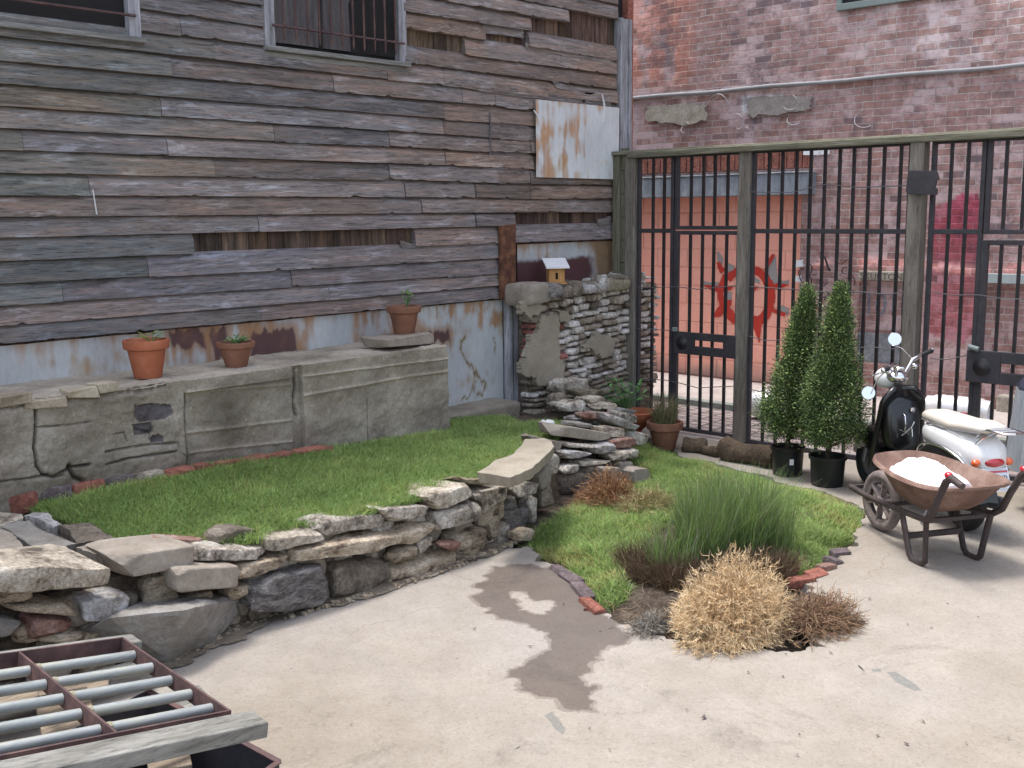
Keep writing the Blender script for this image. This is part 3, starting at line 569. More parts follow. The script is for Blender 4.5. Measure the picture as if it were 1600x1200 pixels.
for i,zb in enumerate(rows):
    zt=(rows[i+1] if i+1<len(rows) else zb+.11)+.012
    cuts=[-3.,-1.2,.4]+[hx(p,{0:500}.get(i,300)) for p in joints.get(i,[])]+[7.42]
    # boards right of the rusty upright stop above the metal panel
    segs=[]
    for a,b in zip(cuts[:-1],cuts[1:]):
        S_=[(a,b)]
        for r,m0,m1 in missing:
            if r==i:
                T_=[]
                for c,d in S_:
                    if m1<=c or m0>=d: T_.append((c,d)); continue
                    if m0>c+.03: T_.append((c,m0))
                    if m1<d-.03: T_.append((m1,d))
                S_=T_
        for w0,w1,z0,z1 in WN:
            if zb+.06>z0 and zb<z1:
                T_=[]
                for c,d in S_:
                    if w1<=c or w0>=d: T_.append((c,d)); continue
                    if w0>c+.03: T_.append((c,w0))
                    if w1<d-.03: T_.append((w1,d))
                S_=T_
        segs+=S_
    for a,b in segs:
        if zb<1.56:
            if a>6.0: continue
            b=min(b,6.04)
        n=max(3,int((b-a)/.03)); u=np.linspace(0,1,n+1); x=lerp(a+.0015,b-.0015,u)
        right=sst(4.4,6.,(a+b)/2); s0=rb.gauss(0,.0025+.004*right); s1=rb.gauss(0,.0025+.004*right)
        cur=rb.uniform(0,.016)*right*(rb.random()<.5); P3=np.stack([x*6,np.full(n+1,i*3.1),np.full(n+1,a)],1)
        nn=fbm(P3,3,1)-.5; chip=np.maximum(0,fbm(np.stack([x*22,np.full(n+1,i*5.7),0*x],1),3,2)-(.66-.05*right))*.12
        z0=zb+s0*(1-u)+s1*u+nn*.005+chip*.6+rb.uniform(-.002,.002); yb=HY-.048-rb.uniform(0,.008)-nn*.012-cur*(u if rb.random()<.5 else 1-u)
        k=rb.uniform(.72,1.18); hue=rb.random(); br=.35*right+ (.2 if hue<.3 else 0)
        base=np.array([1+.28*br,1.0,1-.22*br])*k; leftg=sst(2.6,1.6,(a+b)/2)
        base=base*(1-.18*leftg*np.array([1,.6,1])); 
        if i<6: base=base*np.array([.97,.99,1.06])
        zz=[z0,z0+.006*0,z0+(zt-z0)*.35,z0+(zt-z0)*.7,np.full(n+1,zt)]; yy=[np.full(n+1,HY-.004),yb,yb+.004-nn*.004,yb+.010,np.full(n+1,HY-.006)]
        V=np.stack([np.stack([x,np.broadcast_to(y_,x.shape),z_],1) for y_,z_ in zip(yy,zz)],1).reshape(-1,3)
        fl=[]; K=5; ii=np.arange(n)[:,None]*K+np.arange(K-1)[None,:]; ii=ii.ravel(); F=np.stack([ii,ii+K,ii+K+1,ii+1],1)
        # long stains: some boards fade to brown or silver part way
        tb=fbm(np.stack([x*1.1,np.full(n+1,i*9.1),0*x],1),3,6)[:,None]; cc=base*(1-.25*sst(.5,.62,tb)*np.array([-.25,.15,.5])); cc=np.repeat(cc[:,None,:],K,1).reshape(-1,3)
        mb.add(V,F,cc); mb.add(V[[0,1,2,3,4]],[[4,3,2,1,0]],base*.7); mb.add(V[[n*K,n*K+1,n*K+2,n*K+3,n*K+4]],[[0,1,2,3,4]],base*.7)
        xs=a+.03
        while xs<b:
            if rb.random()<.8: nails.ell((xs,HY-.03,zb+.022),(.0035,.003,.0035),6,4)
            xs+=rb.uniform(.3,.45)
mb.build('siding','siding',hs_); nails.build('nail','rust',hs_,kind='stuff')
# odd loose boards right of the house
def lboard(pts,y,name='loose_board',th=.014,col=None,m='siding'):
    L=[(p[0],p[2]) for p in [at(px,py,y=y) for px,py in pts]]; L=rough_poly(L,.004,2,int(pts[0][0])); mb=MB(); k=random.uniform(.8,1.1); mb.prism([(p[0],y,p[1]) for p in L],(0,th,0),col=col or (k*1.05,k,k*.95)); return mb.build(name,m,hs_)
lboard([(806,357),(870,352),(933,350),(935,362),(880,368),(806,376)],5.715)
lboard([(934,342),(955,337),(956,353),(944,362),(937,366)],5.71)
lboard([(937,366),(957,356),(956,372),(912,376),(908,371)],5.708)
lboard([(627,376),(650,384),(700,382),(780,378),(782,386),(650,395),(628,388)],5.71)
lboard([(520,398),(560,392),(600,388),(645,391),(650,394),(600,398),(570,408),(520,412)],5.712)
lboard([(688,118),(740,128),(800,138),(860,146),(912,152),(910,162),(800,150),(720,136),(692,134)],5.70)
lboard([(862,124),(890,134),(930,140),(955,143),(956,150),(910,146),(870,138)],5.70)
lboard([(775,149),(826,157),(826,172),(800,170),(775,164)],5.70)
lboard([(914,144),(956,148),(955,168),(930,166),(915,160)],5.70)
lboard([(765,174),(826,182),(826,276),(768,270)],5.712,col=(.8,.74,.76))
lboard([(755,30),(818,44),(818,60),(752,52)],5.712); lboard([(822,66),(880,76),(955,86),(955,104),(880,98),(822,84)],5.708)
mb=MB(); mb.tube([at(766,y,y=5.69)+np.array([.004*math.sin(y*.2),0,0]) for y in range(176,246,6)],.006,6); mb.build('cable_end','wire',hs_)
# windows
def window(x0,x1,z0,z1,ib):
    mb=MB(); t=.05
    mb.box((x0-.02,HY-.055,z0-.02),(x0+t,HY-.004,z1)); mb.box((x1-t,HY-.055,z0-.02),(x1+.02,HY-.004,z1)); mb.box((x0-.02,HY-.055,z1),(x1+.02,HY-.004,z1+.07))
    o=mb.build('window','trim',hs_,bevel=.004)
    mb=MB(); mb.box((x0-.03,HY-.085,z0-.05),(x1+.03,HY-.004,z0-.022)); mb.box((x0-.02,HY-.05,z0-.085),(x1+.02,HY-.004,z0-.052)); mb.build('sill','trimx',o,bevel=.004)
    mb=MB(); mb.box((x0+t,HY-.006,z0-.02),(x1-t,HY+.0,z1)); mb.build('pane','dark',o)
    def f(u,v):
        x=lerp(x0+t,x1-t,u); z=lerp(z0+.01,z1,v); d=np.where(u>.72,.003,.0); gap=((np.abs(u-.37)<.02)|(u>.74)|((u>.60)&(v<.28+.9*(u-.6))))
        return np.stack([x,HY-.016-.012*np.abs(np.sin(u*9+3*v))+np.where(gap,.011,0),z],1),np.where(gap[:,None],.12,1.)*np.ones((1,3))
    if ib: mb=MB(); grid(mb,f,60,40); mb.build('curtain','curtain2',o)
    bars=np.linspace(x0+t+.05,x1-t-.05,11 if ib else 9)
    mb=MB()
    for k in ((.10,.62) if ib else (.09,.6)): mb.tube([(x0+.02,HY-.075,z0+k),(x1-.02,HY-.075,z0+k)],.008,6)
    mb.build('cross_bar','rustd',o,smooth=60)
    if ib:
        for b in bars: mb=MB(); mb.tube([(b,HY-.075,z0+.02),(b,HY-.075,z0+.04),(b,HY-.075,z0+.5),(b,HY-.075,z1-.02)],[.004,.008,.008,.008],6); mb.build('bar','rustd',o,smooth=60)
    return o
M['curtain2']=mat('torn_grey_sheet',[(.3,(.07,.062,.066)),(.55,(.13,.12,.125)),(.8,(.21,.20,.21))],5,stretch=(5,4,.7),rough=.6,bump=.5,attr=True)
window(*WN[0],False); window(*WN[1],True)
# corner board, reveal at the end
mb=MB(); mb.box((7.43,HY-.06,1.15),(7.585,HY+.02,3.40)); mb.box((7.43,HY-.078,1.15),(7.462,HY-.06,3.40)); mb.box((7.55,HY-.078,1.15),(7.585,HY-.06,3.40)); mb.build('corner_board','trim',hs_,bevel=.004)
mb=MB(); mb.box((7.585,HY-.03,1.2),(7.66,HY+.3,4.75)); mb.build('end_pier','brickst',hs_)
# painted (stained) sheet metal
LT=np.array([.50,.515,.52]); OR=np.array([.33,.175,.085]); MR=np.array([.085,.035,.038]); TN=np.array([.42,.34,.22])
def metal_cols(x,z,y0,top,bot,patches,streak=.5,seed=0,tint=None):
    n1=fbm(np.stack([x*3,z*3,0*x],1),4,seed+1); st=fbm(np.stack([x*38,z*3.5,0*x],1),3,seed+2); sp=fbm(np.stack([x*14,z*9,0*x],1),4,seed+3)
    c=np.tile(LT,(len(x),1))*(.85+.35*n1)[:,None]
    t=(sst(.55,.68,n1*.5+sp*.5))[:,None]*.6; c=c*(1-t)+t*TN
    e=np.exp(-(top-z)/.07)*.6; m=(sst(.48,.80,st*.30+n1*.3+sp*.4+e*.30*streak-.03)*.85)[:,None]; c=c*(1-m)+m*OR*(.8+.5*sp[:,None])
    e=np.exp(-(z-bot)/.05); m=(sst(.45,.7,e*.7+sp*.4-.1)*.85)[:,None]; c=c*(1-m)+m*np.array([.16,.10,.085])
    P=np.stack([x,z],1)+np.stack([(sp-.5)*.05,(n1-.5)*.05+(st-.5)*.10],1)
    for kind,pp,wd in sorted(patches,key=lambda a:{'or':0,'poly':1,'line':2}[a[0]]):
        pw=[(lambda q:(q[0],q[2]))(at(a,b,y=y0)) for a,b in pp]
        if kind=='poly': d=np.where(inpoly(P,pw),0.,polydist(P,pw+[pw[0]])); m=sst(.018,.0,d+(sp-.5)*.02)[:,None]*.93; h=(sst(.075,.02,d)*.7)[:,None]; c=c*(1-h)+h*OR; c=c*(1-m)+m*MR*(.8+.5*sp[:,None])
        elif kind=='or': d=np.where(inpoly(P,pw),0.,polydist(P,pw+[pw[0]])); m=(sst(.07,.0,d)*sst(.38,.66,st*.4+sp*.6)*.8)[:,None]; c=c*(1-m)+m*OR*(.7+.7*sp[:,None])
        else: d=polydist(P,pw); m=(sst(wd*3.2,wd,d)*.65)[:,None]; c=c*(1-m)+m*TN*.9; m=sst(wd,wd*.3,d)[:,None]; c=c*(1-m)+m*np.array([.17,.12,.06])
    return np.clip(c,0.02,1)
yS=HY-.012
def sheet(name,x0,x1,z0,z1,y0,patches,nu,nv,seed,streak=.5,wav=.006,topz=None):
    def f(u,v):
        x=lerp(x0,x1,u); z=lerp(z0,z1,v); n=fbm(np.stack([x*4,z*4,0*x],1),3,seed)-.5
        return np.stack([x,y0+n*wav*2+.0*x,z+(v>.99)*n*.02],1),metal_cols(x,z,y0,z1,z0 if name!='metal_panel' else z0-.3,patches,streak,seed)
    mb=MB(); grid(mb,f,nu,nv); return mb.build(name,'metal',hs_,smooth=180)
sheet('foundation_sheet',-1.,6.03,.34,1.155,HY-.016,[('poly',[(265,520),(290,512),(318,522),(318,540),(290,545),(268,535)],0),('poly',[(330,520),(350,518),(352,560),(338,562)],0),('poly',[(395,522),(420,517),(458,520),(463,548),(430,556),(392,556)],0),
  ('or',[(255,500),(480,490),(480,560),(255,575)],0),('or',[(560,480),(785,470),(782,500),(600,540),(560,545)],0),('line',[(727,524),(719,535),(719,548),(728,560),(738,574),(748,592),(760,602),(757,612),(745,622)],.009),('line',[(770,528),(773,538),(772,552)],.006),('line',[(745,600),(733,620),(722,628)],.006),('poly',[(560,560),(600,530),(640,525),(700,520),(702,530),(600,548),(560,570)],0)],700,120,11,.8)
mb=MB()
def f(u,v): x=lerp(*panelx,u); z=lerp(*panelz,v); n=fbm(np.stack([x*4,z*4,0*x],1),3,5)-.5; return np.stack([x,HY-.082+n*.015,z],1),np.clip(metal_cols(x,z,HY,panelz[1],panelz[0]-.3,[('or',[(870,190),(905,190),(905,240),(870,250)],0),('or',[(828,160),(850,160),(850,280),(828,280)],0)],.8,31)*1.35,0,.82)
grid(mb,f,160,120); mb.build('patch_sheet','metal',hs_,smooth=180)
zr0,zr1=1.20,at(880,379,y=HY)[2]
def f(u,v):
    x=lerp(6.2,7.43,u); z=lerp(zr0,zr1,v); n=fbm(np.stack([x*9,z*9,0*x],1),4,5); c=metal_cols(x,z,HY,zr1,zr0-.5,[],1.2,41)
    m=(sst(.10,.14,(zr1-z)+(n-.5)*.08)*sst(7.2,7.05,x+(n-.5)*.2))[:,None]; c=c*(1-m)+m*MR*(.8+.6*n[:,None]); m=(sst(7.1,7.2,x+(n-.5)*.2))[:,None]; c=c*(1-m)+m*np.array([.26,.17,.10])*(.6+.8*n[:,None])
    return np.stack([x,HY-.02+.004*n,z],1),c
mb=MB(); grid(mb,f,160,60); mb.build('rusted_sheet','metal',hs_,smooth=180)
mb=MB(); P=[at(x,y,y=HY-.085) for x,y in ((782,354),(806,350),(806,466),(784,468))]; mb.prism(rough3:=[tuple(p) for p in P],(0,.025,0)); mb.build('rusted_upright','rust',hs_)
mb=MB(); a=at(782,468,y=5.72); b=at(803,640,y=5.72); mb.tube([(6.055,5.70,.36),(6.055,5.70,1.16)],.038,12,flat=1); mb.box((6.09,5.66,.36),(6.12,5.75,1.18)); mb.build('corner_trim','trim',hs_,smooth=50)
for px0,py0,px1,py1 in ((941,147,943,192),(834,172,843,194)):
    p=at(px0,py0,y=5.67);q=at(px1,py1,y=5.67); mb=MB(); mb.tube([p,p*.6+q*.4+np.array([.008,-.01,0]),q],[.005,.009,.011],6); mb.build('white_strap','whitep',hs_,smooth=60)
mb=MB(); p=at(145,296,y=5.69); q=at(151,335,y=5.69); mb.tube([p,q],[.006,.009],5,flat=.3); mb.build('white_drip','whitep',hs_)
# ================================================================ CONCRETE LEDGE WALL
LY=5.13; LT_=.95
def lx(px,py): p=at(px,py,y=LY); return (p[0],p[2])
crk=[([(57,635),(58,660),(54,700),(58,728),(68,742),(85,746),(98,742)],.007,.03),([(85,744),(112,730),(140,726)],.006,.03),([(108,728),(116,746),(132,752)],.010,.04),([(0,752),(40,748),(75,742)],.005,.015),([(292,618),(291,660),(292,735)],.006,.012),
 ([(463,580),(466,605),(461,630),(468,650)],.008,.03),([(278,690),(280,705),(292,715)],.004,.01),([(0,632),(30,634),(57,628)],.006,.02),([(60,625),(100,612),(140,605),(185,596)],.006,.02),([(140,595),(145,612)],.007,.02),([(160,600),(200,590),(240,588),(262,590)],.004,.015),([(60,668),(110,664),(148,658)],.004,.012),([(165,726),(200,716),(240,710),(275,705)],.006,.02),([(165,706),(235,694),(275,692)],.005,.015),([(572,620),(575,650),(574,690)],.003,.01),([(180,680),(196,676),(200,690)],.004,.012),([(232,686),(235,676),(212,670)],.004,.01)]
hor=[([(293,613),(457,600)],.01),([(293,677),(457,657)],.008),([(293,708),(457,690)],.007),([(475,618),(540,606),(640,588),(700,580)],.008),([(475,588),(700,560)],.006)]
darkp=[[(213,632),(240,630),(268,632),(272,645),(255,656),(220,660),(212,650)],[(234,683),(245,679),(254,684),(252,692),(233,693)],[(210,662),(235,660),(238,676),(212,680)]]
crW=[([lx(*p) for p in L],w,d) for L,w,d in crk]; hoW=[([lx(*p) for p in L],w) for L,w in hor]; dkW=[[lx(*p) for p in L] for L in darkp]
xA,xB=.3,lx(700,600)[0]; x292=lx(292,660)[0]; x457=lx(458,640)[0]; x474=lx(474,640)[0]
def ledge(u,v):
    x=lerp(xA,xB,u); z=lerp(.25,LT_,v); P=np.stack([x,z],1); n=fbm(np.stack([x*5,z*7,0*x],1),5,3)-.5; n2=fbm(np.stack([x*25,z*25,0*x],1),3,4)-.5
    y=LY+n*.03+n2*.012; c=np.ones((len(x),3))*(1+n[:,None]*.5)
    mid=(x>x292)&(x<x457); y=y+np.where(mid&(z<.885),.012,0)-np.where(mid&(z>=.885),.015,0)
    y=y+np.where((x>x457)&(x<x474),.03,0)+np.where(x<x292,n*.03,0)
    c=c*np.where(mid,.93,1)[:,None]*np.where(x>x474,1.13,1)[:,None]
    for L,w,d in crW: dd=polydist(P,L)+n2*.006; m=np.exp(-(dd/w)**2); y=y+m*d; c=c*(1-.55*m[:,None])
    for L,w in hoW: dd=polydist(P,L); m=np.exp(-(dd/w)**2); y=y-m*.010; c=c*(1+.28*m[:,None])
    for L in dkW: m=(inpoly(P+n[:,None]*.02,L))*1.; y=y+m*(.012+n2*.03); c=c*(1-m[:,None]*np.array([.62,.62,.52]))
    br=((x<lx(262,600)[0])*sst(LT_-.05,LT_,z)); y=y+br*(.02+np.abs(n2)*.12)
    sp=(vn(np.stack([x*60,z*60,0*x],1),9)>.93)*sst(.1,.2,n+.15); c=c*(1+.5*sp[:,None])
    band=sst(.62,.45,z+n*.15)*.12; c=c*(1-band[:,None])
    return np.stack([x,y,z],1),c
lw=thing('concrete_ledge_wall',((xA+xB)/2,LY+.3,.3),'cracked low concrete retaining wall with flat top, running along the house foot','wall')
mb=MB(); grid(mb,ledge,760,110)
def f(u,v):
    x=lerp(xA,xB,u); y=lerp(LY,HY-.0,v); n=fbm(np.stack([x*5,y*5,0*x],1),5,3)-.5; n2=fbm(np.stack([x*30,y*30,0*x],1),3,5)-.5; yf,_=0,0
    z=LT_+n*.03*(v>.02)+n2*.012*(v>.02); fl=(x<lx(262,600)[0])*sst(.16,.0,v)*(fbm(np.stack([x*18,y*18,0*x],1),3,8)-.4)*.07; z=z-np.maximum(fl,0)
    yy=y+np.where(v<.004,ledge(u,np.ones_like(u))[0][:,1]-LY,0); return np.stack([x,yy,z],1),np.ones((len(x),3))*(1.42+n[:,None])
grid(mb,f,500,60); 
def f(u,v): y=lerp(LY,HY,u); z=lerp(.25,LT_,v); n=fbm(np.stack([y*9,z*9,0*y],1),4,3)-.5; return np.stack([xB+n*.03*0,y,z],1),np.ones((len(y),3))
grid(mb,f,30,20,flip=False); mb.build('wall_body','conc',lw,smooth=50)
mb=MB()
for i,(px,py,l) in enumerate([(70,625,.2),(20,622,.16),(165,603,.12),(125,610,.14)]):
    p=at(px,py,y=LY+.03); P=np.array([[sx*l/2,sy*.06,sz*.025] for sx in(-1,1) for sy in (-1,1) for sz in (-1,1)])+rng.uniform(-.012,.012,(8,3)); mb.add(P+p+np.array([0,.02,-.01]),[[0,1,3,2],[4,6,7,5],[0,4,5,1],[2,3,7,6],[0,2,6,4],[1,5,7,3]],col=(1.35,1.3,1.2))
mb.build('broken_edge_flake','conc',lw,bevel=.006)
# step block below the sheet metal
def rockbox(mb,C8,k=8,r=.2,amp=.012,seed=0,col=None,strata=0,freq=9,facets=0):
    """rough block: C8 = 8 corners [x-][y-][z-] order trilinear; rounded by r, displaced"""
    g=np.random.default_rng(seed); V=[];F=[];n0=0; t=np.linspace(-1,1,k+1); P=[]
    for ax in range(3):
        for s in (-1,1):
            a,b=np.meshgrid(t,t,indexing='ij'); q=np.zeros((a.size,3)); q[:,ax]=s; q[:,(ax+1)%3]=a.ravel(); q[:,(ax+2)%3]=b.ravel(); P.append(q)
            i,j=np.meshgrid(np.arange(k),np.arange(k),indexing='ij'); e=(i*(k+1)+j).ravel(); f=np.stack([e,e+k+1,e+k+2,e+1],1)
            if s<0: f=f[:,::-1]
            F.append(f+n0); n0+=len(q)
    Q=np.vstack(P); F=np.vstack(F); ln=np.linalg.norm(Q,axis=1)[:,None]
    sph=Q/ln*1.22; p4=(np.abs(Q)**12).sum(1)[:,None]**(1/12.); se=Q/p4*1.0; Qr=lerp(se,sph,r); Qr=np.clip(Qr,-1.12,1.12)
    C=np.array(C8,float).reshape(2,2,2,3); u=(Qr+1)/2; X=0
    for i in (0,1):
        for j in (0,1):
            for l in (0,1):
                X=X+((u[:,0] if i else 1-u[:,0])*(u[:,1] if j else 1-u[:,1])*(u[:,2] if l else 1-u[:,2]))[:,None]*C[i,j,l]
    c=C.reshape(-1,3).mean(0); d=X-c; dn=d/(np.linalg.norm(d,axis=1)[:,None]+1e-9)
    ext=np.abs(X-c).max(0)
    for _ in range(facets):
        pd=g.normal(size=3); pd/=np.linalg.norm(pd); dn_=pd/ext; dn_/=np.linalg.norm(dn_); h=((X-c)@dn_); lim=h.max()*g.uniform(.74,.95); ov=np.maximum(h-lim,0); X=X-ov[:,None]*dn_*.93
    d=X-c; dn=d/(np.linalg.norm(d,axis=1)[:,None]+1e-9)
    off=g.uniform(0,90,3); n=fbm(X*freq+off,4,seed)-.5; n3=fbm(X*freq*4+off,2,seed+5)-.5; rd=1-np.abs(2*fbm(X*freq*.8+off+9,3,seed+7)-1)*1.6
    sz=np.sin((X[:,2]+.03*n)*150+off[0])*strata
    X=X+dn*((n*2.2+.25*rd-.1)*amp*1.5+n3*amp*.9+sz)[:,None]
    mb.add(X,F,col); return mb
def boxc(a,b,jit=0,seed=0):
    g=np.random.default_rng(seed); return [np.array([(a,b)[i][0],(a,b)[j][1],(a,b)[l][2]])+g.uniform(-jit,jit,3) for i in(0,1) for j in (0,1) for l in (0,1)]
mb=MB(); rockbox(mb,boxc((5.18,5.43,.2),(5.93,5.74,.405),.01,2),14,.05,.012,3,col=(.85,.85,.85)); mb.build('step_block','conc',smooth=40,label='long low concrete step block below the sheet metal, at the back of the raised lawn',cat='step')
# ================================================================ RUBBLE WALL
rw=thing('rubble_wall',(6.8,5.6,.2),'crumbling whitewashed rubble stone wall with plaster patches, under the birdhouse','wall')
M['rubble']=mat('rubble_stone',[(.33,(.22,.19,.16)),(.43,(.48,.44,.39)),(.55,(.74,.70,.67)),(.7,(.88,.87,.88))],11,bump=1,bdist=.014,fine=60,speck=.45,attr=True,rough=.95)
mb=MB(); mb.box((6.13,5.54,.0),(7.72,5.73,1.16),col=(.28,.25,.22)); g=random.Random(5); z=.16; r=0
while z<1.2:
    h=g.uniform(.034,.066); x=6.13+g.uniform(-.05,0)
    while x<7.72:
        l=g.uniform(.07,.24); sl=.075; zz=z+(x-6.13)*sl; x1=min(x+l-.012,7.74); 
        if zz+h<1.27 and x1-x>.03:
            t=g.random()*.86; redz=(x<6.32 and .55<z<.95)
            c=(.55,.22,.2) if redz else ((1.12,1.1,1.09) if t<.45 else (.62,.55,.47) if t<.8 else (.38,.34,.3))
            if z<.4: c=tuple(a*.72 for a in (.8,.72,.62))
            yf=5.50+g.uniform(-.03,.02)
            rockbox(mb,boxc((x,yf,zz),(x1,5.62,zz+h-.012),.008,g.randrange(9999)),4,.25,.011,g.randrange(9999),col=c,freq=14)
        x+=l
    z+=h+.003; r+=1
mb.build('stonework','rubble',rw,smooth=35)
def patch(pts,yy,name='plaster_patch',m='plaster',th=.05,amp=.014):
    L=rough_poly([(lambda p:(p[0],p[2]))(at(780+x/6.667,430+y/6.667,y=yy)) for x,y in pts],amp,3,int(pts[0][0])); mb=MB(); mb.prism([(p[0],yy,p[1]) for p in L],(0,th,0)); return mb.build(name,m,rw)
patch([(440,430),(560,410),(600,400),(620,470),(620,640),(640,820),(640,880),(680,960),(680,1110),(420,1150),(390,1100),(390,1050),(300,1060),(240,1010),(230,940),(260,880),(300,770),(330,680),(330,620),(400,580),(430,520)],5.455)
patch([(870,740),(990,660),(1060,610),(1120,630),(1200,660),(1210,700),(1170,830),(1080,870),(1020,840),(980,780),(920,770)],5.45)
patch([(215,290),(330,260),(420,280),(460,330),(400,420),(310,440),(230,410)],5.44)
patch([(600,370),(700,370),(770,450),(720,490),(640,480)],5.45,th=.06)
mb=MB(); rockbox(mb,boxc((5.98,5.40,1.125),(6.2,5.68,1.29),.015,8),8,.12,.01,3); mb.build('cap_stone','block',rw,smooth=40)
for i,(x0,x1,z1,mm) in enumerate([(6.2,6.40,1.27,'gneiss'),(6.40,6.52,1.25,'darkst'),(6.52,6.66,1.27,'darkst'),(6.66,7.0,1.24,'white'),(6.95,7.3,1.255,'moss_st')]):
    mb=MB(); rockbox(mb,boxc((x0,5.43,1.16),(x1,5.70,z1),.012,i),8,.2,.014,i+3); mb.build('cap_stone',mm,rw,smooth=40)
mb=MB(); g=random.Random(8)
for i in range(60):
    x=g.uniform(6.95,7.62); y=g.uniform(5.46,5.7); s=g.uniform(.012,.04); rockbox(mb,boxc((x-s,y-s,1.22+.04*(x-7)),(x+s,y+s,1.225+s*1.3+.07*(x-6.95)),s*.3,i),2,.4,.004,i,col=(1,1,1) if g.random()<.6 else (.45,.4,.35))
mb.build('loose_rubble','rubble',rw,smooth=30,kind='stuff')
# ================================================================ BARRED GATE
GX=7.35; ZT=2.27
gt=thing('barred_fence',(GX,3.6,0),'tall black barred security fence with timber posts, mossy top beam and two gates','fence')
gy=lambda px,py=300: float(at(px,py,x=GX)[1])
mb=MB(); n=40
def wbeam(name,p,q,wd,h,m,parent=gt,bevel=.008,amp=.004,seg=24):
    p=np.array(p,float);q=np.array(q,float); mb=MB(); up=(0,0,1) if abs((q-p)[2])<.5*np.linalg.norm(q-p) else (1,0,0)
    mb.beam(p,q,wd,h,up,n=seg); V=mb.V[0]; V+=(fbm(V*3+p*7,3,int(abs(p[1])*90)%97)-.5)[:,None]*amp*2; return mb.build(name,m,parent,bevel=bevel,smooth=40)
wbeam('top_beam',(GX,-3.5,ZT+.022),(GX,5.68,ZT+.022),.10,.034,'moss'); wbeam('top_board',(GX-.05,-3.5,ZT+.012),(GX-.05,5.5,ZT+.002),.03,.05,'moss')
for y0,wd,m in ((5.49,.066,'post'),(4.413,.064,'post'),(3.075,.105,'post'),(-.4,.12,'post')): wbeam('post',(GX-.002,y0,0),(GX-.002,y0,ZT),.10 if m=='post' else .1,wd,m,amp=.006,seg=30)
mb=MB()
for k in range(12): mb.box((GX-.01,5.535,k*.19+.06),(GX+.03,5.60,k*.19+.245),jit=.002)
mb.box((GX-.03,5.60,0),(GX+.05,5.67,2.27)); mb.build('end_boarding','mossz',gt,bevel=.004)
def bar(y0,z0,z1,r,par,m='iron',x=GX): mb=MB(); mb.box((x-r,y0-r,z0),(x+r,y0+r,z1)); o=mb.build('bar',m,par); return o
def leaf(name,yl,yr,z0,z1,bars,par,fr=.0145,rail=None,fm='irond',lab=None):
    mb=MB(); xx=GX+.02
    for y in (yl,yr): mb.box((xx-.018,y-fr,z0),(xx+.018,y+fr,z1))
    mb.box((xx-.016,min(yl,yr)+fr,z0),(xx+.016,max(yl,yr)-fr,z0+.03)); mb.box((xx-.016,min(yl,yr)+fr,z1-.03),(xx+.016,max(yl,yr)-fr,z1))
    if rail: mb.box((xx-.014,min(yl,yr)+fr,rail-.017),(xx+.014,max(yl,yr)-fr,rail+.017))
    o=mb.build(name,fm,par,bevel=.003)
    if lab: o['label']=lab
    for y in bars: 
        mb=MB(); segs=[(z0+.03,z1-.03)] if not rail else [(z0+.03,rail-.017),(rail+.017,z1-.03)]
        for a,b in segs: mb.box((xx-.010,y-.0100,a),(xx+.010,y+.0100,b))
        mb.build('bar','iron',o)
    return o
gz=lambda px,py: float(at(px,py,x=GX)[2])
# fixed panel left of the small gate, over-panel, small gate
leaf('fixed_panel',gy(997),gy(1050),.03,ZT-.005,[gy(1018.7),gy(1036)],gt,rail=1.655)
leaf('fixed_panel',gy(1056.6),gy(1155.6),1.665,ZT-.005,[gy(p) for p in (1078,1097,1115,1135)],gt)
g1=leaf('gate_leaf',gy(1056.6),gy(1155.6),.02,1.655,[gy(p) for p in (1078,1097,1115,1135)],gt,fr=.02)
leaf('fixed_panel',gy(1176),gy(1420),.0,ZT-.005,[gy(p) for p in (1199,1220,1242,1264,1286,1309,1331,1355,1378,1404)],gt,rail=1.655)
leaf('fixed_panel',gy(1456),gy(1534),.0,ZT-.005,[gy(1483),gy(1509)],gt,rail=1.655)
leaf('fixed_panel',gy(1543),1.6,1.64,ZT-.005,[gy(1568.5),gy(1598),2.28,2.16,2.04,1.92,1.8],gt)
g2=leaf('gate_leaf',gy(1543),1.6,.02,1.60,[gy(1568.5),gy(1598),2.28,2.16,2.04,1.92,1.8],gt,fr=.022)
leaf('fixed_panel',1.52,-.3,.0,ZT-.005,[1.4-k*.12 for k in range(14)],gt,rail=1.655)
def lockbox(leafo,y0,y1,z0,z1,sl):
    mb=MB(); x0,x1=GX-.035,GX-.005; ya,yb=sl[0],sl[1]; za,zb=sl[2],sl[3]
    mb.box((x0,yb,z0),(x1,y0,z1)); mb.box((x0,y1,z0),(x1,ya,z1)); mb.box((x0,ya,z0),(x1,yb,za)); mb.box((x0,ya,zb),(x1,yb,z1))
    o=mb.build('lock_plate','irond',leafo,bevel=.003); return o
a=at(1052,520,x=GX-.035); b=at(1149,555,x=GX-.035); zz0,zz1=gz(1100,556)+.01,gz(1100,524)-.0
lockbox(g1,a[1],b[1],.665,.845,(gy(1134,540),gy(1087,540),.735,.785))
mb=MB(); c=at(1063,538,x=GX-.04); mb.lathe([(0,-.012),(.022,-.012),(.03,-.004),(.05,0),(.055,.004)],(GX-.04,c[1]-.01,.755),20,(1,0,0)); mb.build('lock_cylinder','iron',g1,smooth=50)
mb=MB(); c=at(1054,519,x=GX-.05); mb.box((GX-.06,c[1]-.02,.845),(GX-.03,c[1]+.02,.88)); mb.build('padlock','wframe',g1,bevel=.006)
ya=float(at(1513,560,x=GX)[1]); lockbox(g2,ya,1.9,.66,.875,(2.1,float(at(1565,580,x=GX)[1]),.74,.80))
